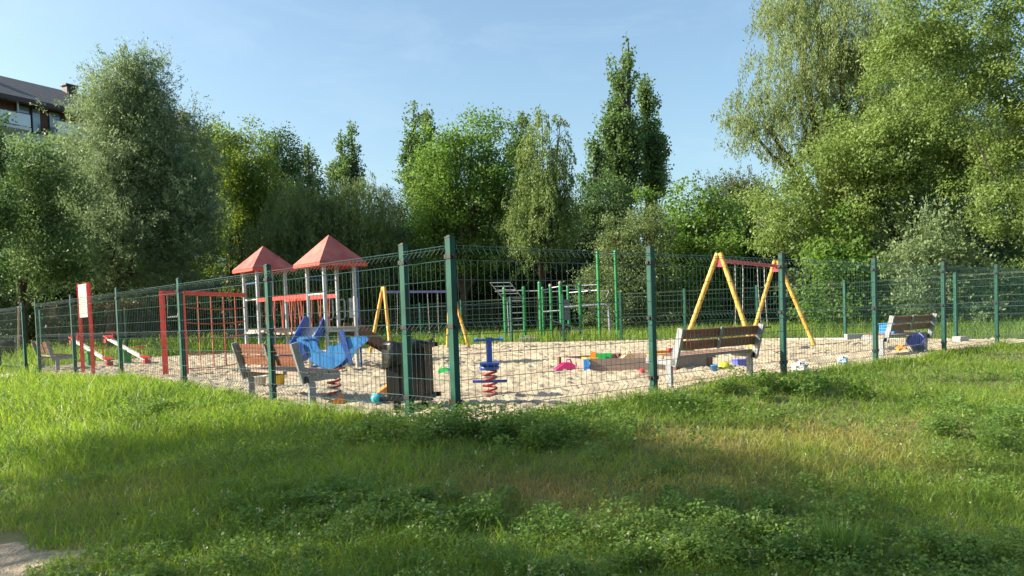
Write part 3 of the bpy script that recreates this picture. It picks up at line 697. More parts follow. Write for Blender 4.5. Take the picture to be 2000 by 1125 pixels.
def t_rider():
    t = thing("spring_rider", "small blue spring rider with T-shaped handlebar on a red spring", "spring rider", (-0.29, 10.1, 0), 0.06)
    mb = MB(); helix(mb, 0.085, -0.02, 0.36, 5.5, 0.0135); mb.build("spring", 'spring', t)
    MB().lathe([(0.005, 0.35), (0.12, 0.35), (0.13, 0.385), (0.10, 0.41), (0.005, 0.415)], 18, (0, 0, 0)).build("spring_plate", 'navy', t)
    MB().box((0.0, 0.02, 0.425), (0.24, 0.32, 0.028)).build("seat", 'navy', t)
    MB().box((0.005, 0.0, 0.56), (0.072, 0.045, 0.30)).build("column", 'navy', t)
    mb = MB().tube([(-0.175, 0, 0.725), (0.175, 0, 0.725)], 0.018, 10); mb.box((0.005, 0, 0.722), (0.08, 0.055, 0.06)); hb = mb.build("handlebar", 'navy', t)
    for s in (-1, 1): MB().tube([(s * 0.15, 0, 0.725), (s * 0.185, 0, 0.725)], 0.026, 10).build("grip", 'blue', hb)
    MB().tube([(-0.215, -0.05, 0.215), (0.215, -0.05, 0.205)], 0.019, 10).build("footrest", 'navy', t)
t_rider()

# ---------------------------------------------------------------- sandbox and toys
def sandbox():
    V = [Vector(p + (0,)) for p in [(0.90, 15.0), (1.27, 13.92), (2.75, 13.82), (3.45, 14.3), (3.2, 15.2), (2.0, 15.5)]]
    c = sum(V, Vector()) / 6; t = thing("sandbox", "low six-sided wooden sandbox full of plastic toys", "sandbox", c)
    for i in range(6):
        a, b = V[i] - c, V[(i + 1) % 6] - c; d = (b - a).normalized()
        MB().bar(a + d * 0.06 + Vector((0, 0, 0.10)), b - d * 0.06 + Vector((0, 0, 0.10)), 0.045, 0.25).build("side_board", 'boxwood', t)
        MB().box(a + Vector((0, 0, 0.095)), (0.12, 0.10, 0.27), Matrix.Rotation(i * pi / 3 + 0.4, 3, 'Z')).build("corner_post", 'toyblue' if i == 1 else 'brownboard', t)
    a = V[1] - c; e0 = (V[0] - V[1]).normalized(); e1 = (V[2] - V[1]).normalized()
    MB().plate([(0, 0), (0.2, 0), (0, 0.2)], 0.025, e0, e1, a + Vector((0, 0, 0.243))).build("corner_seat", 'toyyellow', t)
    a = V[3] - c; e0 = (V[2] - V[3]).normalized(); e1 = (V[4] - V[3]).normalized()
    MB().plate([(0, 0), (0.55, 0), (0, 0.45)], 0.025, e0, e1, a + Vector((0, 0, 0.243))).build("corner_seat", 'brownboard', t)
    mb = MB(); n = 6
    mb.add([(*(v - c).xy, 0.10) for v in V] + [(0, 0, 0.14)], [(i, (i + 1) % 6, 6) for i in range(6)]); mb.build("sand_fill", bpy.data.materials["sand"], t)
sandbox()
def bucket(name, label, m, loc, r=0.1, h=0.15, tilt=(0, 0, 0), handle=True):
    t = thing(name, label, "bucket", loc)
    t.rotation_euler = tilt
    MB().lathe([(0.004, 0), (r * 0.75, 0), (r, h), (r * 1.08, h), (r * 1.08, h - 0.015), (r * 0.97, h - 0.012), (r * 0.72, 0.01), (0.004, 0.012)], 18).build("shell", m, t)
    if handle: MB().tube([(r * cos(a) * 1.05, 0, h + r * 0.9 * sin(a) - 0.01) for a in [pi * k / 10 for k in range(11)]], 0.006, 6).build("handle", m, t)
    return t
def scoop(name, label, m, loc, s=1.0, rz=0.0):
    t = thing(name, label, "sand toy", loc, rz)
    out = [(-0.16, 0.0), (-0.15, 0.04), (-0.02, 0.13), (0.08, 0.13), (0.13, 0.09), (0.13, 0.02), (0.09, 0.0)]
    mb = MB()
    for y in (-0.07, 0.07): mb.plate([(a * s, b * s) for a, b in out], 0.01 * s, (1, 0, 0), (0, 0, 1), (0, y * s, 0))
    mb.bar((-0.15 * s, 0, 0.03 * s), (0.0, 0, 0.11 * s), 0.135 * s, 0.012 * s); mb.box((0.05 * s, 0, 0.005 * s), (0.18 * s, 0.13 * s, 0.01 * s))
    mb.build("body", m, t)
    MB().tube([(0.02 * s, 0, 0.13 * s), (0.03 * s, 0, 0.17 * s), (0.08 * s, 0, 0.17 * s), (0.10 * s, 0, 0.12 * s)], 0.012 * s, 6).build("handle", m, t)
    return t
def toy_truck(label, body, cab, loc, rz=0, s=1.0):
    t = thing("toy_truck", label, "toy truck", loc, rz)
    MB().plate([(-0.14 * s, 0.05 * s), (0.07 * s, 0.05 * s), (0.09 * s, 0.13 * s), (-0.17 * s, 0.13 * s)], 0.13 * s).build("tipper", body, t)
    MB().plate([(0.08 * s, 0.04 * s), (0.19 * s, 0.04 * s), (0.19 * s, 0.09 * s), (0.15 * s, 0.16 * s), (0.09 * s, 0.16 * s)], 0.12 * s).build("cab", cab, t)
    for x in (-0.09, 0.13):
        for y in (-1, 1): MB().tube([(x * s, y * 0.05 * s, 0.038 * s), (x * s, y * 0.08 * s, 0.038 * s)], 0.04 * s, 12).build("wheel", 'rubber', t)
scoop("toy_scoop", "bright pink sand toy leaning on the left corner of the sandbox", 'pink', (0.92, 14.25, 0.0), 1.25, 0.2)
scoop("toy_scoop", "green and blue sand toy lying on open sand beside the corner post", 'toygreen', (-1.22, 14.7, 0.0), 0.9, 2.9)
tag(MB().ball((0, 0, 0.09), 0.08, 8, (0.8, 0.7, 1.2)).build("sand_mould", 'toyblue', None, (-1.1, 14.75, 0)), "blue sand mould resting against the green toy beside the corner post", "sand toy")
bucket("toy_bucket", "yellow bucket standing on the sand seen under the left bench back", 'toyyellow', (-3.83, 13.2, 0), 0.13, 0.22)
bucket("toy_bucket", "small white bucket beside the yellow bucket behind the left bench", 'white', (-4.15, 13.3, 0), 0.11, 0.17)
scoop("sand_mould", "orange sand mould by the fence below the dolphin rider", 'toyorange', (-2.16, 10.0, 0), 0.6, 0.3)
t = thing("toy_digger", "orange and teal plastic toy lying against the left of the slatted bin", "sand toy", (-1.56, 9.8, 0), 0.5)
MB().bar((-0.10, 0, 0.10), (0.14, 0, 0.25), 0.09, 0.07).build("arm", 'toyorange', t)
MB().ball((-0.08, 0, 0.075), 0.085, 10, (1.1, 0.9, 0.85)).build("bowl", 'toyteal', t)
toy_truck("green and orange toy truck inside the sandbox near its left corner", 'toygreen', 'toyorange', (1.62, 14.7, 0.13), 3.0, 1.15)
scoop("toy_basket", "beige toy basket inside the sandbox beside the green truck", 'toybeige', (2.05, 14.6, 0.13), 1.0, 0.4)
tag(MB().box((0, 0, 0.06), (0.34, 0.18, 0.10), None, 1.15).box((0, 0, 0.118), (0.44, 0.25, 0.014)).build("toy_tub", 'toyyellow', None, (2.62, 14.35, 0.13), 0.2), "long yellow toy tub inside the sandbox right of the tall green fence post", "toy tub")
toy_truck("orange toy truck on the far rim side of the sandbox", 'toyorange', 'toyred', (2.75, 14.9, 0.13), 0.2, 1.2)
bucket("toy_bucket", "blue bucket in the sandbox next to the mint bucket", 'toyblue', (2.96, 14.5, 0.12), 0.1, 0.15)
bucket("toy_bucket", "mint green bucket in the sandbox beside the right bench", 'toymint', (3.14, 14.5, 0.12), 0.12, 0.24, handle=False)
tag(MB().ball((0, 0, 0.05), 0.06, 8).box((0.02, 0, 0.03), (0.12, 0.07, 0.06)).build("sand_mould", 'toyred', None, (2.03, 12.8, 0)), "tiny red sand mould on the sand in front of the sandbox", "sand toy")
bucket("toy_bucket", "tiny blue cup on the sand under the right bench beside the lime one", 'toyblue', (3.28, 13.2, 0.0), 0.06, 0.1, handle=False)
tag(MB().ball((0, 0, 0.06), 0.10, 10, (1.1, 1, 0.85)).tube([(0.05, 0, 0.1), (0.16, 0.02, 0.04)], 0.018, 6).build("watering_can", 'toylime', None, (3.46, 13.3, 0)), "lime yellow toy watering can on the sand under the right bench", "toy")
tag(MB().box((0, 0, 0.06), (0.24, 0.15, 0.12), None, 1.12).box((0, 0, 0.126), (0.29, 0.19, 0.014)).build("toy_tub", 'toyindigo', None, (3.95, 14.0, 0), 0.3), "dark blue toy box on the sand behind the right bench seat", "toy tub")
def crumple(name, m, loc, r, label, cat):
    rr = random.Random(len(label)); mb = MB(); n = 16; P = []; ph = [rr.uniform(0, 6) for _ in range(6)]
    for i in range(10):
        th = pi * i / 9
        for j in range(n):
            a = 2 * pi * j / n; k = 1 + 0.2 * sin(3 * a + ph[0] + 2 * th) + 0.12 * sin(5 * a + ph[1] - 3 * th) + 0.1 * sin(7 * th + ph[2])
            P.append((r * k * sin(th) * cos(a) + 1e-4 * j, r * k * sin(th) * sin(a), max(0.0, r * 0.75 * (0.8 - k * cos(th)))))
    mb.add(P, [(i * n + j, i * n + (j + 1) % n, (i + 1) * n + (j + 1) % n, (i + 1) * n + j) for i in range(9) for j in range(n)])
    return tag(mb.build(name, m, None, loc), label, cat)
crumple("plastic_bag", 'bagwhite', (4.32, 12.2, 0), 0.12, "crumpled white plastic bag on the sand right of the right bench", "plastic bag")
crumple("plastic_scrap", 'bluewhite', (5.6, 13.75, 0), 0.09, "pale blue plastic scrap on the sand between two right fence posts", "plastic scrap")
crumple("plastic_bag", 'bagwhite', (-0.68, 7.36, -0.06), 0.10, "crumpled pale litter at the foot of the corner post", "litter")
def crate():
    t = thing("crate", "blue plastic crate lying on the seat of the far right bench", "crate", (7.62, 16.28, 0.41), 0.7)
    mb = MB(); w, d, h = 0.44, 0.28, 0.19
    mb.box((0, 0, 0.01), (w, d, 0.02))
    for s in (-1, 1):
        for z in (0.04, 0.10, 0.165): mb.box((0, s * d / 2, z), (w, 0.014, 0.038 if z < 0.16 else 0.05)).box((s * w / 2, 0, z), (0.014, d - 0.02, 0.036 if z < 0.16 else 0.048))
        for x in (-0.2, -0.1, 0, 0.1, 0.2): mb.box((x, s * d / 2, 0.09), (0.02, 0.0135, 0.16))
    mb.build("basket", 'toyblue', t)
    MB().box((0, 0, h + 0.002), (w + 0.05, d + 0.05, 0.022)).box((0, 0, h - 0.002), (w + 0.03, d + 0.03, 0.012)).build("rim", 'toyblue', t)
crate()
bucket("bucket", "tilted indigo bucket on the sand leaning on the far right bench leg", 'toyindigo', (8.15, 16.25, 0.08), 0.165, 0.29, (0.35, -0.75, 0.3))
crumple("sand_mould", 'toyorange', (7.95, 16.6, 0), 0.1, "small orange sand mould beside the tilted indigo bucket", "sand toy")

# ---------------------------------------------------------------- outdoor exercise equipment behind the far fence
def exercise():
    base = Vector((1.8, 32.6, 0.0)); t = thing("exercise_frame", "green-posted climbing and pull-up frame with steel bars and tilted ladder, behind the far fence", "exercise frame", base)
    P = [(-0.23, 32.3, 2.13), (0.54, 32.3, 2.13), (1.17, 32.2, 2.3), (1.33, 33.4, 2.12), (1.60, 32.2, 2.18), (1.97, 31.9, 2.26), (2.38, 33.4, 2.14), (2.78, 32.5, 2.2), (3.50, 32.2, 3.42), (4.20, 32.2, 3.42)]
    for i, (x, y, h) in enumerate(P):
        o = MB().tube([(x - base.x, y - base.y, -0.3), (x - base.x, y - base.y, h)], 0.068 if i < 8 else 0.062, 12).build("post", 'green', t)
        MB().lathe([(0.071, h - 0.03), (0.071, h + 0.02), (0.04, h + 0.055), (0.004, h + 0.06)], 12, (x - base.x, y - base.y, 0)).build("cap", 'boxwood' if i in (4, 5) else 'green', o)
    def bar(a, b, r=0.022): MB().tube([Vector(a) - base, Vector(b) - base], r, 8).build("bar", 'tower', t)
    p = lambda i, z: (P[i][0], P[i][1], z)
    bar((-0.6, 32.3, 2.02), p(1, 2.02)); bar(p(1, 2.0), p(2, 1.98)); bar(p(2, 1.98), p(4, 2.05)); bar(p(4, 2.08), p(5, 2.12)); bar(p(5, 2.15), p(7, 2.14)); bar(p(7, 2.14), p(8, 2.15)); bar(p(3, 1.95), p(6, 1.98)); bar(p(6, 1.9), p(8, 1.93)); bar(p(2, 1.15), p(5, 1.18)); bar(p(8, 3.33), p(9, 3.33), 0.02)
    bar(p(6, 2.05), (4.05, 33.3, 1.9)); bar((4.05, 33.3, 1.9), (3.9, 33.0, 1.65))
    mb = MB(); a, b, c, d = [Vector(v) - base for v in ((-0.76, 32.0, 2.36), (0.02, 32.0, 2.34), (-0.2, 32.42, 1.62), (0.55, 32.42, 1.62))]
    mb.tube([a, c], 0.02, 8); mb.tube([b, d], 0.02, 8)
    for k in range(6): mb.tube([a.lerp(c, k / 5), b.lerp(d, k / 5)], 0.016, 8)
    mb.build("tilted_ladder", 'tower', t)
    mb = MB(); e, f = [Vector(v) - base for v in ((-0.1, 32.45, 0.2), (0.5, 32.45, 0.2))]
    c2 = Vector((c.x + 0.08, c.y, c.z)); mb.tube([c2, e], 0.02, 8); mb.tube([d, f], 0.02, 8)
    for k in range(1, 6): mb.tube([c2.lerp(e, k / 6), d.lerp(f, k / 6)], 0.016, 8)
    mb.build("upright_ladder", 'tower', t)
    MB().box(Vector((2.22, 33.2, 1.2)) - base, (0.36, 0.04, 0.85)).build("back_panel", 'slatgrey', t)
exercise()
t = thing("parallel_bars", "bent grey steel pipe bar standing in front of the tall pull-up posts", "exercise bar", (3.1, 33.2, 0))
MB().tube([(-0.95, 0, 1.30), (0.7, 0, 1.36), (0.85, 0, 1.34), (0.9, 0, 1.24), (0.93, 0, -0.2)], 0.055, 10).build("pipe", 'tower', t)
MB().tube([(0.2, 0.02, 1.0), (0.9, 0.02, 1.05)], 0.016, 8).build("brace", 'tower', t)
for x in (0.35, 0.78): MB().tube([(x + 0.1 * cos(k * pi / 8), 0.03, 1.08 + 0.1 * sin(k * pi / 8)) for k in range(17)], 0.018, 6, False).build("ring", 'rubber', t)
t = thing("sit_up_bench", "inclined grey sit-up board on a white leg behind the far fence", "exercise bench", (2.1, 31.8, 0), -0.05)
MB().bar((-0.68, 0, 0.86), (0.62, 0, 0.40), 0.36, 0.045).build("board", 'slatgrey', t)
MB().tube([(0.3, -0.1, 0.36), (0.62, -0.1, 0.37), (0.66, -0.1, 0.33), (0.66, -0.1, -0.1)], 0.024, 8).build("leg", 'white', t)
MB().box((0.0, 0.1, 0.26), (0.42, 0.25, 0.75)).build("foot_block", 'rubber', t)
tag(MB().box((0, 0, 0.05), (0.62, 0.5, 0.22)).box((0.1, 0.3, 0.1), (0.5, 0.1, 0.3)).build("concrete_block", 'concrete', None, (0.58, 31.15, 0)), "low weathered concrete block at the foot of the ladder frame", "concrete block")
tag(MB().box((0, 0, 0.05), (1.1, 0.14, 0.22)).build("concrete_edging", 'concrete', None, (10.2, 23.6, 0), 0.2), "pale concrete edging slab left of the far right bench", "edging slab")
tag(MB().box((0, 0, 0.06), (0.34, 0.2, 0.16)).build("concrete_block", 'concrete', None, (11.0, 19.9, 0), 0.5), "short concrete block on the sand right of the far right bench", "concrete block")
# ---------------------------------------------------------------- apartment building far behind the trees
def building():
    A = Vector((-46.0, 45.2, 0)); d = Vector((0.485, 0.874, 0)).normalized(); n = Vector((d.y, -d.x, 0))
    L = 40.0; t = thing("apartment_building", "white apartment block with dark tiled roof and glass balconies behind the tall willow", "building", A, math.atan2(d.y, d.x))
    # local: x along the facade, -y towards the viewer
    D = 12.0
    MB().box((L / 2, D / 2, 7.6), (L, D, 17.6)).build("wall", 'wallwhite', t)
    MB().box((L / 2, -0.02, 17.36), (L - 0.4, 0.1, 2.05)).build("cladding", 'wallbrown', t)
    eave, ridge = 18.5, 22.0
    mb = MB(); x0, x1, y0, y1 = -0.8, L + 0.8, -1.3, D + 1.3
    mb.add([(x0, y0, eave), (x1, y0, eave), (x1, y1, eave), (x0, y1, eave), (x0 + 3, D / 2, ridge), (x1 - 3, D / 2, ridge)], [(0, 1, 5, 4), (2, 3, 4, 5), (1, 2, 5), (3, 0, 4), (0, 3, 2, 1)])
    rf = mb.build("roof", 'tiles', t)
    MB().box((L / 2, -1.31, eave - 0.17), (L + 1.7, 0.1, 0.34)).build("gutter", 'fascia', rf)
    for x in (9.0, 17.3, 27.0, 38.8):
        MB().box((x, D / 2 - 0.6, ridge - 0.4), (0.9, 0.7, 1.3)).box((x, D / 2 - 0.6, ridge + 0.31), (1.15, 0.9, 0.14)).build("chimney", 'fascia', rf)
    for fl in range(5):
        zb = 15.35 - 3.15 * (4 - fl)
        for k in range(8):
            x0 = 2.4 + k * 4.9
            for dx, ww in ((0.0, 0.95), (2.45, 1.05), (3.45, 0.7)):
                w = MB().box((x0 + dx, -0.09, zb + 1.95), (ww, 0.14, 1.9)).build("window", 'darkmetal', t)
                MB().box((x0 + dx, -0.168, zb + 1.95), (ww - 0.14, 0.02, 1.74)).build("pane", 'glass', w)
            b_ = MB().box((x0 + 0.8, -0.75, zb + 0.86), (2.9, 1.4, 0.2)).build("balcony", 'wallwhite', t)
            MB().box((x0 + 0.8, -1.43, zb + 1.48), (2.84, 0.03, 0.9)).build("glass_rail", 'railglass', b_)
            r = MB().box((x0 + 0.8, -1.45, zb + 1.97), (2.9, 0.06, 0.05))
            for q_ in range(4): r.box((x0 - 0.6 + q_ * 0.935, -1.40, zb + 1.45), (0.045, 0.05, 0.98))
            r.build("handrail", 'darkmetal', b_)
    MB().tube([(18.75, -0.9, 16.3), (18.75, -0.9, 18.4)], 0.07, 8).build("downpipe", 'white', t)
    # lower stepped end with a roof terrace
    L2 = 10.0
    MB().box((L + L2 / 2, D / 2, 7.6), (L2 - 0.02, D - 0.4, 17.6)).build("terrace_wing", 'wallwhite', t)
    for k in range(2):
        w = MB().box((L + 3 + 4 * k, 0.14, 14.5), (2.2, 0.14, 1.7)).build("window", 'darkmetal', t)
        MB().box((L + 3 + 4 * k, 0.065, 14.5), (1.9, 0.02, 1.5)).build("pane", 'glass', w)
    r = MB().box((L + L2 / 2, 0.3, 17.0), (L2 - 0.1, 0.04, 1.0)).build("terrace_rail", 'railglass', t)
building()

# ---------------------------------------------------------------- trees
def leaves(r, lobes, n, ll, lw, style):
    lobes = np.array(lobes, float); per = {'leaf': 16, 'layer': 22, 'fine': 18, 'droop': 26, 'up': 16}[style]
    nt = max(8, n // per); wgt = lobes[:, 3] * lobes[:, 4]; wgt /= wgt.sum()
    # every lobe carries a number of boughs; the twigs crowd round the boughs and leave gaps between them
    cl = {'leaf': 0.62, 'layer': 0.75, 'fine': 0.6, 'droop': 0.5, 'up': 0.5}[style]
    nb = np.maximum(7, (7.0 * lobes[:, 3] * lobes[:, 4] / (cl * cl)).astype(int))
    bl = np.repeat(np.arange(len(lobes)), nb); db = r.normal(size=(len(bl), 3)); db /= np.linalg.norm(db, axis=1)[:, None]
    Rb = np.stack([lobes[bl, 3], lobes[bl, 3] * 0.95, lobes[bl, 4]], 1)
    rb = r.uniform(0, 1, len(bl)) ** 0.45 * r.choice([0.92, 1, 1.0, 1.06, 1.16], len(bl))
    bc = lobes[bl, :3] + db * rb[:, None] * Rb
    sz = cl * r.uniform(0.55, 1.25, len(bl)) * np.clip(Rb.min(1) / 1.3, 0.45, 1.1)
    pb = sz ** 2 * wgt[bl] / nb[bl]; pb /= pb.sum()
    bi = r.choice(len(bl), nt, p=pb); d = r.normal(size=(nt, 3)); d /= np.linalg.norm(d, axis=1)[:, None]
    d = d + db[bi] * 0.45 + np.array([0, 0, 0.2])
    flat = np.array([1.0, 1.0, {'leaf': 0.7, 'layer': 0.4, 'fine': 0.9, 'droop': 0.8, 'up': 1.3}[style]])
    tip = bc[bi] + d * flat * (sz[bi] * r.uniform(0.1, 1.0, nt) ** 0.5)[:, None]
    R = Rb[bi]
    outw = d / (np.linalg.norm(d, axis=1)[:, None])
    k = nt * per; T = np.repeat(tip, per, 0); O = np.repeat(outw, per, 0)
    u = r.uniform(0, 1, k)[:, None]; g3 = r.normal(size=(k, 3))
    if style == 'leaf': pos = T + g3 * ll * np.array([1.5, 1.5, 1.1]); ax = O * 0.5 + r.normal(size=(k, 3)) * 0.8 + np.array([0, 0, -0.25])
    elif style == 'layer': pos = T + g3 * ll * np.array([2.6, 2.6, 0.6]); ax = O * np.array([0.8, 0.8, 0.1]) + r.normal(size=(k, 3)) * np.array([0.8, 0.8, 0.35])
    elif style == 'fine':
        sdir = O * 0.6 + np.repeat(r.normal(size=(nt, 3)), per, 0) * 0.5 + np.array([0, 0, 0.35]); pos = T + sdir * u * ll * 4.0 + g3 * ll * 0.45; ax = sdir * 0.7 + r.normal(size=(k, 3)) * 0.55
    elif style == 'droop':
        L = np.repeat(r.uniform(0.5, 1.0, nt) * np.maximum(0.5, R[:, 2] * 0.55), per)[:, None]; pos = T + O * np.array([0.35, 0.35, 0]) * np.sqrt(u) + np.array([0, 0, -1.0]) * u * L + g3 * ll * 0.42; ax = np.array([0, 0, -1.0]) + r.normal(size=(k, 3)) * 0.5
    else:
        sdir = np.array([0, 0, 1.0]) + O * np.array([0.45, 0.45, 0]); pos = T + sdir * (u - 0.4) * ll * 3.2 + g3 * ll * 0.7; ax = np.array([0, 0, 0.5]) + O * 0.5 + r.normal(size=(k, 3)) * 0.7
    ax /= np.linalg.norm(ax, axis=1)[:, None] + 1e-9
    nrm = r.normal(size=(k, 3)) + np.array([0, 0, 0.9]) + O * 0.5
    side = np.cross(ax, nrm); side /= np.linalg.norm(side, axis=1)[:, None] + 1e-9
    s = r.uniform(0.65, 1.3, k)[:, None]
    p0 = pos - ax * ll * 0.5 * s; p2 = pos + ax * ll * 0.5 * s; m = pos - ax * ll * 0.06 * s
    V = np.stack([p0, m + side * lw * 0.5 * s, p2, m - side * lw * 0.5 * s], 1).reshape(-1, 3)
    return V, tip
def leaf_object(name, V, m, parent):
    o = np_mesh(name, V, np.arange(len(V)).reshape(-1, 4), m); o.parent = parent; return o
def tree(name, style, pal, x, y, k, ll, lw, lobes, label, area, z0=None, group=None, cat=None, dens=1.0):
    r = np.random.default_rng(int(abs(x * 131 + y * 17)) + len(label))
    gz = float(ground_z(x, y)) if z0 is None else z0
    t = thing(name, label, cat or {'shrub': 'shrub'}.get(name, "tree"), (x, y, gz), 0, group)
    lobes = [(a, b + r.uniform(-0.5, 0.5) * rx, c - gz, rx, rz) for a, b, c, rx, rz in lobes]
    if style == 'fine': lobes = [(a * 0.96, b, c - 0.15, rx * 0.93, rz * 0.96) for a, b, c, rx, rz in lobes]
    if style == 'up': lobes = [(a, b, c - 0.25, rx * 0.86, rz * 0.93) for a, b, c, rx, rz in lobes]
    ll *= 0.8; lw *= 0.8
    n = int(min(330000, k * dens * 6.5 * area / (ll * lw)))
    V, tip = leaves(r, lobes, n, ll, lw, style)
    V = V.reshape(-1, 4, 3); V = V[V[:, :, 2].min(1) > 0.04].reshape(-1, 3)
    leaf_object("crown", V, PAL[pal], t)
    top = max(l[2] + l[4] for l in lobes); H = top
    tr = 0.018 * H + 0.05; mb = MB(); low = min(l[2] for l in lobes)
    lead = max(lobes, key=lambda l: l[2] + l[4])
    fork = (0.12 * lead[0], 0, max(0.5, low * 0.55))
    if style == 'up':
        for l in [lead] + [q_ for q_ in lobes if q_ is not lead][:3]:
            mb.tube([(l[0] * 0.3, 0, -0.2), (l[0] * 0.8, l[1] * 0.5, l[2] * 0.5), (l[0], l[1], l[2]), (l[0], l[1], l[2] + l[4] * 0.9)], [tr * 0.7, tr * 0.5, tr * 0.3, 0.015], 8)
    else:
        mb.tube([(0, 0, -0.3), (0.0, 0, 0.25), fork], [tr * 1.25, tr, tr * 0.85], 10)
        for l in lobes:
            c = Vector(l[:3]); f = Vector(fork); j = Vector((r.normal() * 0.25, r.normal() * 0.25, 0.25 * abs(r.normal())))
            rr = tr * (0.1 if x > 14 and y < 27 else 0.5) * min(1.2, 0.5 + l[3] / 3)
            mb.tube([f - Vector((0, 0, 0.1)), f.lerp(c, 0.35) + j, f.lerp(c, 0.7) - j * 0.3 + Vector((0, 0, 0.1)), c + Vector((0, 0, l[4] * 0.5))], [rr, rr * 0.75, rr * 0.5, rr * 0.2], 7)
            near = tip[np.argsort(((tip - np.array(c)) ** 2).sum(1))]
            for q_ in near[::max(1, len(near) // 14)][:12]:
                if (Vector(q_) - c).length < max(l[3], l[4]) * 1.25:
                    a = f.lerp(c, r.uniform(0.5, 1.0)); e = Vector(q_); mb.tube([a, a.lerp(e, 0.5) + Vector((0, 0, 0.12)), e], [rr * 0.26, rr * 0.17, 0.008], 5, False)
    mb.build("trunk", 'barkdark' if pal in ('darkgreen', 'shade', 'blue', 'oliveyellow') else 'bark', t)
    return t
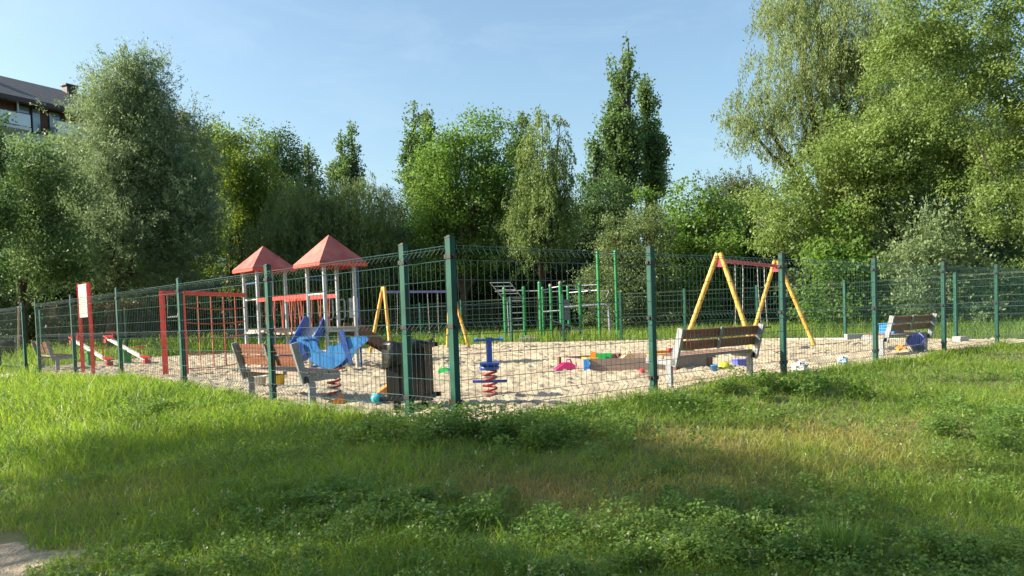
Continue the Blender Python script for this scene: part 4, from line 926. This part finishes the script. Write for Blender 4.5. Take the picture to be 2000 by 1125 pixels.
TREES = [
  ('willow', 'fine', 'greygreen', -19.6, 40.0, 1.7, 0.19, 0.05, [(1.35, 0.0, 12.17, 1.46, 2.27), (0.49, 0.0, 9.11, 2.32, 2.65), (2.43, 0.0, 9.05, 2.65, 3.53), (-1.71, 0.0, 6.46, 2.39, 2.77), (3.53, 0.0, 6.03, 2.14, 3.28), (0.72, 0.0, 5.12, 3.28, 2.77), (2.44, 0.0, 13.0, 1.06, 1.39), (-1.9, 0.0, 8.45, 1.13, 1.21), (4.52, 0.0, 8.23, 1.01, 2.02), (1.19, 0.0, 13.78, 0.76, 0.96), (0.67, 0.0, 11.21, 1.39, 1.76), (2.18, 0.0, 11.41, 1.39, 1.76)], 'tall grey-green willow hiding the middle of the dark-roofed apartment building', 163.3),
  ('broadleaf_tree', 'leaf', 'midgreen', -20.46, 34.0, 1.5, 0.17, 0.09, [(0.75, 0.0, 7.38, 1.5, 1.61), (-0.3, 0.0, 5.94, 1.29, 1.93), (1.5, 0.0, 5.67, 1.39, 1.93), (0.12, 0.0, 4.02, 1.71, 1.5), (2.03, 0.0, 3.74, 1.29, 1.29)], 'mid-green bushy tree at the left edge in front of the big grey-green willow', 37.0),
  ('broadleaf_tree', 'leaf', 'darkgreen', -19.39, 30.0, 1.5, 0.15, 0.1, [(0.37, 0.0, 7.8, 0.91, 1.04), (0.08, 0.0, 6.14, 0.95, 1.51), (0.16, 0.0, 4.27, 1.13, 1.51)], 'dark-leaved tree cut by the left edge of the photo below the balconies', 12.8),
  ('broadleaf_tree', 'leaf', 'yellow', -15.63, 46.0, 1.5, 0.19, 0.1, [(-0.36, 0.0, 10.7, 1.22, 1.39), (0.74, 0.0, 9.52, 1.68, 2.61), (-0.54, 0.0, 11.61, 0.64, 0.7), (0.9, 0.0, 6.94, 1.74, 2.32), (1.82, 0.0, 8.05, 1.16, 2.03), (-0.37, 0.0, 4.4, 1.45, 1.74)], 'yellow-green tree right of the grey-green willow', 48.4),
  ('broadleaf_tree', 'leaf', 'darkgreen', -13.83, 50.0, 1.5, 0.2, 0.11, [(0.03, 0.0, 11.11, 1.32, 1.73), (0.4, 0.0, 8.92, 1.89, 2.21), (1.62, 0.0, 8.26, 1.42, 1.89), (-0.07, 0.0, 12.41, 0.47, 0.82), (-0.72, 0.0, 11.75, 0.79, 0.95)], 'dark green rounded tree between the yellow-green tree and the white balcony', 32.2),
  ('weeping_tree', 'droop', 'midwillow', -10.57, 42.0, 1.5, 0.2, 0.05, [(0.29, 0.0, 6.71, 1.85, 1.91), (-0.83, 0.0, 5.04, 1.85, 2.12), (1.27, 0.0, 4.97, 1.85, 2.12), (0.15, 0.0, 3.43, 2.38, 1.32)], 'weeping tree with trailing dark twigs directly behind the two red tower roofs', 45.6),
  ('weeping_tree', 'droop', 'midwillow', -7.83, 43.0, 1.5, 0.2, 0.05, [(-0.24, 0.0, 7.16, 1.79, 1.52), (0.5, 0.0, 5.53, 1.9, 2.17), (1.4, 0.0, 4.42, 1.22, 1.9), (-0.39, 0.0, 3.67, 2.17, 1.63)], 'weeping tree with pale sunlit top right of the white balcony', 39.7),
  ('poplar', 'up', 'poplar', -15.04, 75.0, 1.6, 0.3, 0.19, [(0.04, 0.0, 16.9, 0.57, 2.46), (1.07, 0.0, 16.86, 0.61, 2.74), (0.2, 0.0, 14.1, 1.28, 2.13), (1.41, 0.0, 14.99, 0.52, 1.7)], 'thin distant twin-tipped poplar rising above the weeping trees', 20.9),
  ('poplar', 'up', 'poplar', -19.86, 80.0, 1.6, 0.3, 0.19, [(0.65, 0.0, 17.57, 0.5, 1.21), (0.87, 0.0, 15.83, 0.91, 1.11)], 'tiny distant poplar tip behind the white balcony', 5.0),
  ('conifer', 'leaf', 'blue', -7.76, 52.0, 1.4, 0.2, 0.07, [(0.27, 0.0, 8.37, 0.72, 1.18), (-0.06, 0.0, 6.76, 1.18, 1.47), (0.71, 0.0, 6.41, 0.85, 1.64), (0.27, 0.0, 4.47, 1.31, 1.64)], 'dark bluish conifer between the weeping tree and the twin poplar', 19.2),
  ('poplar', 'up', 'poplar', -6.98, 62.0, 1.7, 0.27, 0.18, [(0.12, 0.0, 15.29, 0.66, 2.27), (-0.24, 0.0, 12.81, 0.78, 2.93), (1.22, 0.0, 15.64, 0.51, 1.8), (1.41, 0.0, 13.52, 0.78, 2.54), (0.64, 0.0, 11.63, 1.17, 2.54)], 'twin-tipped poplar standing left behind the bright ash tree', 30.3),
  ('ash_tree', 'leaf', 'bright', -2.49, 42.0, 1.4, 0.2, 0.11, [(0.91, 0.0, 10.5, 0.85, 1.06), (-0.05, 0.0, 9.31, 1.64, 1.32), (1.8, 0.0, 9.64, 1.11, 1.46), (-0.9, 0.0, 7.65, 1.64, 1.59), (1.06, 0.0, 7.32, 1.98, 1.98), (-1.5, 0.0, 5.84, 1.38, 1.46), (0.2, 0.0, 5.38, 2.12, 1.59), (2.36, 0.0, 7.01, 1.06, 1.98), (-1.12, 0.0, 8.96, 0.85, 0.93), (-1.73, 0.0, 6.76, 1.06, 0.79), (-1.3, 0.0, 4.25, 1.59, 1.32), (0.8, 0.0, 3.92, 1.59, 1.32)], 'broad bright green ash tree in the middle of the tree line', 77.0),
  ('poplar', 'up', 'poplar', 0.8, 60.0, 1.6, 0.27, 0.18, [(0.46, 0.0, 14.75, 0.79, 1.36), (0.24, 0.0, 12.53, 1.06, 2.27)], 'dark poplar tip between the ash tree and the weeping birch', 10.9),
  ('birch', 'droop', 'birch', 1.48, 40.0, 1.3, 0.15, 0.07, [(0.39, 0.0, 10.13, 0.55, 1.06), (0.07, 0.0, 8.16, 1.06, 1.89), (1.28, 0.0, 10.1, 0.4, 0.91), (1.08, 0.0, 8.37, 0.76, 1.51), (1.59, 0.0, 7.11, 0.55, 0.76), (-0.25, 0.0, 5.93, 1.16, 2.14), (0.86, 0.0, 5.64, 1.01, 1.76), (-0.76, 0.0, 4.2, 0.91, 1.13)], 'weeping birch with long hanging twigs right of the ash tree', 30.7),
  ('poplar', 'up', 'poplar', 9.13, 68.0, 1.9, 0.3, 0.2, [(1.34, 0.0, 22.34, 0.51, 1.63), (0.87, 0.0, 20.48, 1.03, 2.57), (0.45, 0.0, 17.77, 1.37, 3.21), (0.19, 0.0, 14.63, 1.54, 3.43), (0.49, 0.0, 12.09, 1.71, 2.57), (1.53, 0.0, 14.16, 1.11, 3.86)], 'tallest poplar with a leaning tip against the open sky', 68.6),
  ('poplar', 'up', 'poplar', 11.96, 70.0, 1.9, 0.3, 0.2, [(0.13, 0.0, 19.7, 0.66, 2.12), (0.29, 0.0, 17.54, 0.88, 2.65), (0.52, 0.0, 14.93, 1.06, 2.87), (0.81, 0.0, 12.75, 1.15, 2.43), (1.6, 0.0, 14.46, 0.4, 1.76)], 'shorter dark poplar touching the right side of the tallest poplar', 32.1),
  ('poplar', 'up', 'poplar', 6.91, 66.0, 1.6, 0.3, 0.2, [(0.34, 0.0, 13.68, 0.75, 1.75), (0.16, 0.0, 11.84, 0.91, 1.33)], 'small pointed poplar at the left foot of the tallest poplar', 7.9),
  ('broadleaf_tree', 'leaf', 'darkgreen', 4.57, 48.0, 1.5, 0.2, 0.12, [(0.22, 0.0, 7.1, 1.45, 1.66), (1.49, 0.0, 7.21, 1.45, 1.45), (-0.59, 0.0, 5.03, 1.51, 1.81), (1.06, 0.0, 4.98, 1.81, 1.81)], 'dark green tree filling the gap between the birch and the grey-green shrub', 33.1),
  ('broadleaf_tree', 'leaf', 'bright', 7.29, 44.0, 1.5, 0.18, 0.1, [(0.23, 0.0, 7.17, 0.55, 0.75), (0.17, 0.0, 5.94, 0.72, 0.83)], 'little round-topped bright tree in front of the tallest poplar', 3.1),
  ('shrub', 'leaf', 'greyolive', 5.46, 36.0, 1.5, 0.14, 0.08, [(0.13, 0.0, 4.61, 1.32, 0.95), (-0.78, 0.0, 4.19, 0.75, 1.13), (1.09, 0.0, 4.69, 0.75, 0.82), (-0.02, 0.0, 3.04, 1.41, 1.36), (0.04, 0.0, 1.46, 1.81, 1.36), (-1.29, 0.0, 2.18, 1.13, 1.36)], 'grey-green shrub with small leaves behind the tall pull-up posts', 27.1),
  ('broadleaf_tree', 'leaf', 'bright', 8.4, 38.0, 1.5, 0.2, 0.13, [(0.16, 0.0, 5.91, 1.01, 0.91), (-0.36, 0.0, 4.26, 1.25, 1.56), (1.39, 0.0, 5.51, 1.15, 1.08), (-0.69, 0.0, 2.61, 1.08, 1.44), (1.05, 0.0, 3.5, 1.44, 1.68), (-0.07, 0.0, 1.51, 1.32, 0.96)], 'vivid green large-leaved tree behind the bench and yellow swing', 29.2),
  ('broadleaf_tree', 'fine', 'olive', 12.76, 47.0, 1.6, 0.18, 0.07, [(0.18, 0.0, 7.13, 1.63, 1.48), (0.73, 0.0, 5.5, 1.78, 2.07), (-0.76, 0.0, 4.97, 1.48, 1.78)], 'dull olive rounded tree between the vivid green tree and the tall willow', 27.4),
  ('willow', 'droop', 'palewillow', 13.73, 34.0, 0.85, 0.17, 0.045, [(0.23, 0.0, 12.1, 2.04, 1.93), (-1.49, 0.0, 10.7, 1.67, 1.71), (-3.17, 0.0, 9.19, 1.33, 1.33), (-4.07, 0.0, 8.8, 0.9, 0.94), (-1.53, 0.0, 8.4, 1.82, 1.39), (1.49, 0.0, 11.44, 2.14, 2.04), (-1.76, 0.0, 12.8, 1.33, 1.29), (0.39, 0.0, 9.07, 1.93, 1.61), (-3.03, 0.0, 8.03, 1.07, 0.86), (-0.57, 0.0, 14.42, 2.57, 1.5)], 'tall airy pale willow with drooping twigs against the sky on the right', 81.2),
  ('maple', 'leaf', 'oliveyellow', 15.36, 30.0, 1.35, 0.14, 0.085, [(-4.66, 0.0, 4.74, 1.61, 1.17), (-2.95, 0.0, 5.98, 1.8, 1.42), (-0.87, 0.0, 6.47, 1.98, 1.32), (-5.53, 0.0, 3.83, 1.04, 0.98), (-3.17, 0.0, 3.94, 1.51, 1.13), (1.2, 0.0, 7.14, 1.7, 1.32), (-1.03, 0.0, 8.33, 1.7, 1.13), (-4.13, 0.0, 2.85, 1.13, 0.68), (0.97, 0.0, 3.98, 0.95, 0.76), (-1.65, 0.0, 4.82, 1.51, 1.13), (2.31, 0.0, 5.8, 1.32, 1.13)], 'wide spreading maple with a dark forked trunk on the right', 58.6),
  ('broadleaf_tree', 'leaf', 'oliveyellow', 17.18, 25.0, 1.25, 0.115, 0.075, [(-2.88, 0.0, 9.03, 2.13, 1.5), (-1.5, 0.0, 6.98, 1.18, 1.73), (-1.99, 0.0, 4.83, 1.02, 1.58), (-3.67, 0.0, 7.67, 1.02, 0.87), (-1.46, 0.0, 2.79, 0.79, 0.87), (-4.74, 0.0, 9.4, 1.18, 1.02), (-0.1, 0.0, 6.16, 1.42, 2.36), (-2.31, 0.0, 3.6, 0.95, 0.95), (-0.75, 0.0, 3.54, 1.1, 1.26)], 'overhanging yellow-olive tree leaning in from the right edge', 47.9),
  ('shrub', 'leaf', 'bright', 11.48, 28.0, 1.6, 0.17, 0.12, [(0.06, 0.0, 3.04, 0.99, 0.88), (-0.63, 0.0, 1.66, 0.99, 1.15), (0.74, 0.0, 1.61, 0.99, 1.15), (-0.16, 0.0, 0.76, 1.5, 0.64)], 'glossy green large-leaved shrub left of the pale grey-green shrub on the right', 12.8),
  ('shrub', 'fine', 'greypale', 13.61, 26.0, 1.6, 0.16, 0.07, [(0.05, 0.0, 2.79, 1.15, 0.98), (-0.62, 0.0, 1.67, 0.95, 1.06), (0.85, 0.0, 1.46, 1.11, 1.06), (0.02, 0.0, 0.75, 1.56, 0.59)], 'pale grey-green rounded shrub behind the far bench with the blue crate', 13.3),
  ('shrub', 'leaf', 'darkgreen', 17.56, 29.0, 1.5, 0.15, 0.1, [(-0.15, 0.0, 1.47, 1.19, 1.19), (1.31, 0.0, 1.78, 1.28, 1.46), (0.02, 0.0, 0.37, 1.46, 0.55)], 'dark green shrub behind the fence at the right edge', 12.8),
  ('broadleaf_tree', 'leaf', 'midgreen', 23.31, 44.0, 1.2, 0.19, 0.12, [(-1.46, 0.0, 12.27, 3.05, 2.77), (1.82, 0.0, 11.07, 2.77, 3.05), (-4.26, 0.0, 9.1, 2.5, 2.22), (0.67, 0.0, 7.29, 3.05, 2.22), (3.99, 0.0, 8.0, 2.22, 2.77), (-2.66, 0.0, 5.76, 2.5, 1.66), (2.85, 0.0, 4.47, 2.5, 1.66), (0.63, 0.0, 4.0, 2.22, 1.39)], 'dense mid-green tree filling the space behind the wide spreading maple', 146.7),
  ('broadleaf_tree', 'leaf', 'darkgreen', -3.61, 58.0, 1.2, 0.24, 0.15, [(-2.27, 0.0, 7.69, 2.19, 2.19), (1.02, 0.0, 7.94, 2.56, 2.92), (4.29, 0.0, 7.83, 2.19, 2.56), (7.17, 0.0, 7.0, 2.19, 2.19), (1.99, 0.0, 4.64, 4.39, 1.83)], 'dark tree showing through gaps between the ash tree and the birch', 96.4),
]
UNDER = [(-5.0, 54), (-1.66, 56), (1.48, 55), (4.17, 54), (-9.06, 56), (-13.03, 58), (-18.0, 60), (-21.04, 58), (-23.84, 56), (-27.06, 54), (-29.65, 52), (7.62, 52), (11.31, 54), (13.93, 50), (15.71, 46), (16.99, 42), (18.7, 40), (20.69, 39), (23.03, 38), (24.09, 36), (-25.24, 38), (-26.47, 44), (-24.49, 46), (-21.48, 47), (-18.62, 48), (-16.26, 50), (-12.59, 48), (-9.08, 47), (-5.99, 46), (-3.17, 47), (-0.21, 46), (2.29, 44), (4.89, 45), (8.47, 46), (11.91, 47), (12.15, 40), (13.46, 38), (15.43, 33), (19.75, 34)]

for (name, st, pal, x, y, k, ll, lw, lobes, lab, area) in TREES: tree(name, st, pal, x, y, k, ll, lw, lobes, lab, area)
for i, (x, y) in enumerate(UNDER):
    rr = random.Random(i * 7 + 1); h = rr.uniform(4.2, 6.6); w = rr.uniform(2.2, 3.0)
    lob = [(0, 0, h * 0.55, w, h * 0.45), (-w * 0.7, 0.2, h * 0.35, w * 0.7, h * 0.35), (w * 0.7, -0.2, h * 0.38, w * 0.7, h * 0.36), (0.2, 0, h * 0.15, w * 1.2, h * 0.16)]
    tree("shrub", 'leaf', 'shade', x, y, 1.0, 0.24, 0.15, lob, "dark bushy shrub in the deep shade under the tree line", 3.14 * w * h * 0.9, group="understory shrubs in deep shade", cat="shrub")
# trees just outside the view, to the left of the photographer: they throw the shade over the near grass
def shade_tree(x, y, h, w, label, k=0.5):
    rr = random.Random(int(h * 10)); lob = [(0, 0, h * 0.7, w * 0.42, h * 0.12)]
    for i in range(11):
        a = i * 2.4; q_ = 0.45 + 0.55 * rr.random()
        lob.append((w * q_ * cos(a), w * q_ * sin(a), h * (0.5 + 0.42 * rr.random()), w * rr.uniform(0.2, 0.36), h * rr.uniform(0.06, 0.1)))
    tree("broadleaf_tree", 'leaf', 'midgreen', x, y, k, 0.2, 0.12, lob, label, 3.14 * w * h * 0.4, z0=-0.7)
shade_tree(-15.0, 4.7, 10.5, 3.2, "broad tree just outside the left edge whose shade lies on the near grass", 0.55)
shade_tree(-16.5, 2.4, 11.5, 3.2, "taller broad tree outside the left edge, behind the other shade tree", 0.5)


# ---------------------------------------------------------------- grass, weeds, seed heads
def dryness(x, y):
    d = 0.95 * np.exp(-((x - 2.2) / 1.5) ** 2 - ((y - 6.9) / 0.8) ** 2) + 0.9 * np.exp(-((x - 0.5) / 1.15) ** 2 - ((y - 5.6) / 0.6) ** 2) + 0.6 * np.exp(-((x - 3.4) / 1.0) ** 2 - ((y - 8.2) / 0.8) ** 2) + 0.35 * np.exp(-((x + 3.1) / 0.9) ** 2 - ((y - 6.0) / 0.8) ** 2)
    return d * (0.75 + 0.5 * wob(x * 2.3, y * 2.1))
def lush(x, y): return 0.5 + 0.5 * wob(x * 0.9 + 5, y * 1.2 - 2)
def blades(name, px, py, h, w, lean, m, dry, seed, label_kind='stuff'):
    r = np.random.default_rng(seed); n = len(px); pz = ground_z(px, py) - 0.01
    az = r.uniform(0, 2 * pi, n); tw = r.uniform(0, 2 * pi, n)
    lx, ly = np.cos(az) * lean * h, np.sin(az) * lean * h; sx, sy = np.cos(tw) * w / 2, np.sin(tw) * w / 2
    co = np.zeros((n, 6, 3))
    for i, (q_, ww, hh) in enumerate(((0, 1.0, 0.0), (0.35, 0.85, 0.55), (1.0, 0.12, 1.0))):
        hz = hh * h * (1 - 0.25 * lean * (i == 2))
        co[:, 2 * i] = np.stack([px + lx * q_ - sx * ww, py + ly * q_ - sy * ww, pz + hz], 1)
        co[:, 2 * i + 1] = np.stack([px + lx * q_ + sx * ww, py + ly * q_ + sy * ww, pz + hz], 1)
    b = (np.arange(n) * 6)[:, None]
    qd = np.concatenate([b + np.array([0, 1, 3, 2]), b + np.array([2, 3, 5, 4])], 0)
    o = np_mesh(name, co.reshape(-1, 3), qd, m, attr=np.repeat(dry, 6)); return kind(o, label_kind)
def front_points(n, y0, y1, seed, xr=0.85):
    r = np.random.default_rng(seed); y = np.exp(r.uniform(np.log(y0), np.log(y1), n)); x = r.uniform(-1, 1, n) * (xr * y + 0.6)
    s = front_dist(x, y); ok = (s > 0.07)
    bare = ((x + 3.45) / 0.98) ** 2 + ((y - 4.55) / 0.97) ** 2 < (0.62 + 0.5 * wob(x * 6, y * 6) + 0.35 * r.uniform(0, 1, len(x)) ** 3)
    onpath = (np.abs(y - 20.4 - 0.02 * (x + 15)) < 0.75) & (x < -11.9)
    ok &= ~bare & ~onpath
    return x[ok], y[ok], r
x, y, r = front_points(330000, 2.6, 26, 11)
dr = np.clip(dryness(x, y) + r.normal(0, 0.13, len(x)) + 0.85 * (r.uniform(0, 1, len(x)) < 0.06), 0, 1); lu = lush(x, y)
left = np.clip((-x - 1.0) / 3, 0, 1) * np.clip((y - 6.0) / 3, 0, 1)
h = (0.05 + 0.11 * lu * r.uniform(0.4, 1.4, len(x))) * (1 - 0.45 * np.clip(dr, 0, 1)) * (1 + 0.9 * left) * (1 + 0.5 * (r.uniform(0, 1, len(x)) > 0.95))
w = 0.0040 * (y / 4) ** 0.75 * r.uniform(0.7, 1.5, len(x))
blades("grass", x, y, h, w, r.uniform(0.2, 1.5, len(x)), PAL['grass'], dr * 0.95, 5)
# longer grass left standing along the fence line
r = np.random.default_rng(17); n = 15000; u = r.uniform(0, 1, n); off = np.abs(r.normal(0, 0.16, n)) + 0.06
sideL = r.uniform(0, 1, n) < 0.5
ax_ = np.where(sideL, CORNER.x + E2.x * u * 15 + OUT_L.x * off, CORNER.x + E1.x * u * 15 + OUT_R.x * off); ay_ = np.where(sideL, CORNER.y + E2.y * u * 15 + OUT_L.y * off, CORNER.y + E1.y * u * 15 + OUT_R.y * off)
kp = r.uniform(0, 1, n) < np.clip(0.65 + 0.6 * wob(ax_ * 2.2, ay_ * 2.2), 0.15, 1); ax_, ay_ = ax_[kp], ay_[kp]; n = len(ax_)
blades("fence_grass", ax_, ay_, r.uniform(0.08, 0.25, n) * (0.6 + 0.5 * lush(ax_, ay_)), 0.005 * (ay_ / 7) ** 0.75 * r.uniform(0.7, 1.5, n), r.uniform(0.2, 0.9, n), PAL['grass'], np.clip(r.normal(0.08, 0.1, n), 0, 1), 18)
# grass beyond the sand
r = np.random.default_rng(21); n = 110000
y = np.exp(r.uniform(np.log(19), np.log(62), n)); x = r.uniform(-0.75, 0.8, n) * y
ok = ~inside(x, y, SAND_POLY) & (front_dist(x, y) < -0.1)
px_, py_ = np.array([-14, -8, -3, 3.]), np.array([44, 46, 50, 58.])
ok &= ~((np.abs(y - np.interp(x, px_, py_)) < 0.8) & (x > -14) & (x < 3))
x, y = x[ok], y[ok]; n = len(x)
blades("meadow_grass", x, y, r.uniform(0.2, 0.62, n) * (0.55 + 0.7 * lush(x * .6, y * .6)), 0.02 * (y / 30) * r.uniform(0.7, 1.4, n), r.uniform(0.15, 0.7, n), PAL['grass'], np.clip(r.normal(0.03, 0.06, n), 0, 1), 9)
# broad-leaved weeds: many small leaves on low stems
def weeds(name, cx, cy, size, per, seed, m, lsz=0.03, tall=1.0):
    r = np.random.default_rng(seed); n = len(cx); k = n * per
    X = np.repeat(cx, per); Y = np.repeat(cy, per); S = np.repeat(size, per)
    u = r.uniform(0, 1, k); a = r.uniform(0, 2 * pi, k)
    rad = S * 0.75 * np.sqrt(r.uniform(0, 1, k)) * (1.1 - 0.6 * u)
    pos = np.stack([X + rad * np.cos(a), Y + rad * np.sin(a), ground_z(X, Y) + S * u * tall], 1)
    ax = np.stack([np.cos(a) + r.normal(0, .5, k), np.sin(a) + r.normal(0, .5, k), r.normal(0.35, 0.45, k)], 1); ax /= np.linalg.norm(ax, axis=1)[:, None]
    side = np.cross(ax, np.array([0, 0, 1.0]) + r.normal(0, 0.35, (k, 3))); side /= np.linalg.norm(side, axis=1)[:, None] + 1e-9
    L = lsz * r.uniform(0.6, 1.5, k)[:, None] * np.sqrt(np.repeat(cy, per) / 5)[:, None]; Wd = L * r.uniform(0.22, 0.42, k)[:, None]
    V = np.stack([pos, pos + ax * L * 0.5 + side * Wd, pos + ax * L + np.array([0, 0, -1.0]) * L * 0.2, pos + ax * L * 0.5 - side * Wd], 1).reshape(-1, 3)
    return kind(np_mesh(name, V, np.arange(len(V)).reshape(-1, 4), m), 'stuff')
x, y, r = front_points(9000, 2.8, 14, 31)
p = np.clip(0.25 + 0.9 * wob(x * 1.7 + 2, y * 1.5 + 4), 0, 1) * (1 - np.clip(dryness(x, y), 0, 1)) * np.clip(1.5 - (y - 5) * 0.08, 0.3, 1)
ok = r.uniform(0, 1, len(x)) < p; x, y = x[ok], y[ok]
weeds("weeds", x, y, r.uniform(0.06, 0.17, len(x)), 42, 33, PAL['weed'], 0.023)
# taller weed beds: at the corner post, on the right slope and along the bottom of the view
bx, by, bs = [], [], []
rb = np.random.default_rng(44)
for (cx, cy, rx, ry, n, s0, s1) in [(-0.9, 7.25, 0.75, 0.35, 46, 0.14, 0.27), (0.25, 7.1, 0.6, 0.4, 40, 0.14, 0.26), (5.0, 7.6, 0.9, 0.8, 60, 0.14, 0.26), (3.3, 9.95, 0.8, 0.4, 26, 0.12, 0.2), (1.9, 8.9, 0.5, 0.25, 14, 0.12, 0.2), (0.6, 4.2, 1.0, 0.5, 70, 0.1, 0.2), (1.3, 4.7, 0.8, 0.5, 46, 0.1, 0.2), (-0.7, 4.9, 0.6, 0.4, 34, 0.1, 0.18), (-1.3, 5.2, 0.5, 0.4, 26, 0.1, 0.16), (-2.0, 4.1, 0.7, 0.4, 26, 0.08, 0.14), (2.3, 4.4, 0.7, 0.4, 30, 0.1, 0.16), (-4.6, 9.8, 0.6, 0.3, 22, 0.14, 0.24)]:
    q1, q2 = rb.normal(0, 0.68, n), rb.normal(0, 0.68, n); bx.append(cx + q1 * rx); by.append(cy + q2 * ry); bs.append(rb.uniform(s0, s1, n))
bx, by, bs = np.concatenate(bx), np.concatenate(by), np.concatenate(bs); ok = front_dist(bx, by) > 0.05
weeds("leafy_weeds", bx[ok], by[ok], bs[ok], 190, 55, PAL['weed'], 0.024, 1.05)
# seed heads and small pale flowers on thin stalks
x, y, r = front_points(430, 3.0, 11, 61)
n = len(x); h = r.uniform(0.10, 0.26, n); z = ground_z(x, y); per = 7
cz = np.repeat(h, per) * r.uniform(0.75, 1.0, n * per); X = np.repeat(x, per) + r.normal(0, 0.008, n * per); Y = np.repeat(y, per) + r.normal(0, 0.008, n * per)
pos = np.stack([X, Y, np.repeat(z, per) + cz], 1); d1 = r.normal(size=(n * per, 3)) * 0.0033; d2 = r.normal(size=(n * per, 3)) * 0.0033
V = np.stack([pos - d1, pos + d2, pos + d1, pos - d2], 1).reshape(-1, 3)
kind(np_mesh("wild_flowers", V, np.arange(len(V)).reshape(-1, 4), PAL['flower']), 'stuff')
blades("flower_stalks", x, y, h, np.full(n, 0.003), np.full(n, 0.05), PAL['grass'], np.full(n, 0.3), 62)
# one taller dark tuft near the bottom of the view
def tuft(x, y, n, hh, seed, label):
    r = np.random.default_rng(seed); a = r.uniform(0, 2 * pi, n); rad = 0.1 * np.sqrt(r.uniform(0, 1, n))
    o = blades("grass_tuft", x + rad * np.cos(a), y + rad * np.sin(a), r.uniform(0.5, 1.0, n) * hh, np.full(n, 0.006), r.uniform(0.05, 0.4, n), PAL['weed'], np.zeros(n), seed, 'thing')
    del o["kind"]; tag(o, label, "grass tuft")
tuft(1.75, 4.35, 260, 0.30, 71, "upright dark grass tuft at the bottom of the view, right of centre")
tuft(0.0, 3.95, 200, 0.22, 72, "bright rush-like grass tuft at the bottom edge in the middle")
tuft(4.35, 7.4, 160, 0.26, 73, "long-leaved tuft among the leafy weeds on the right slope")
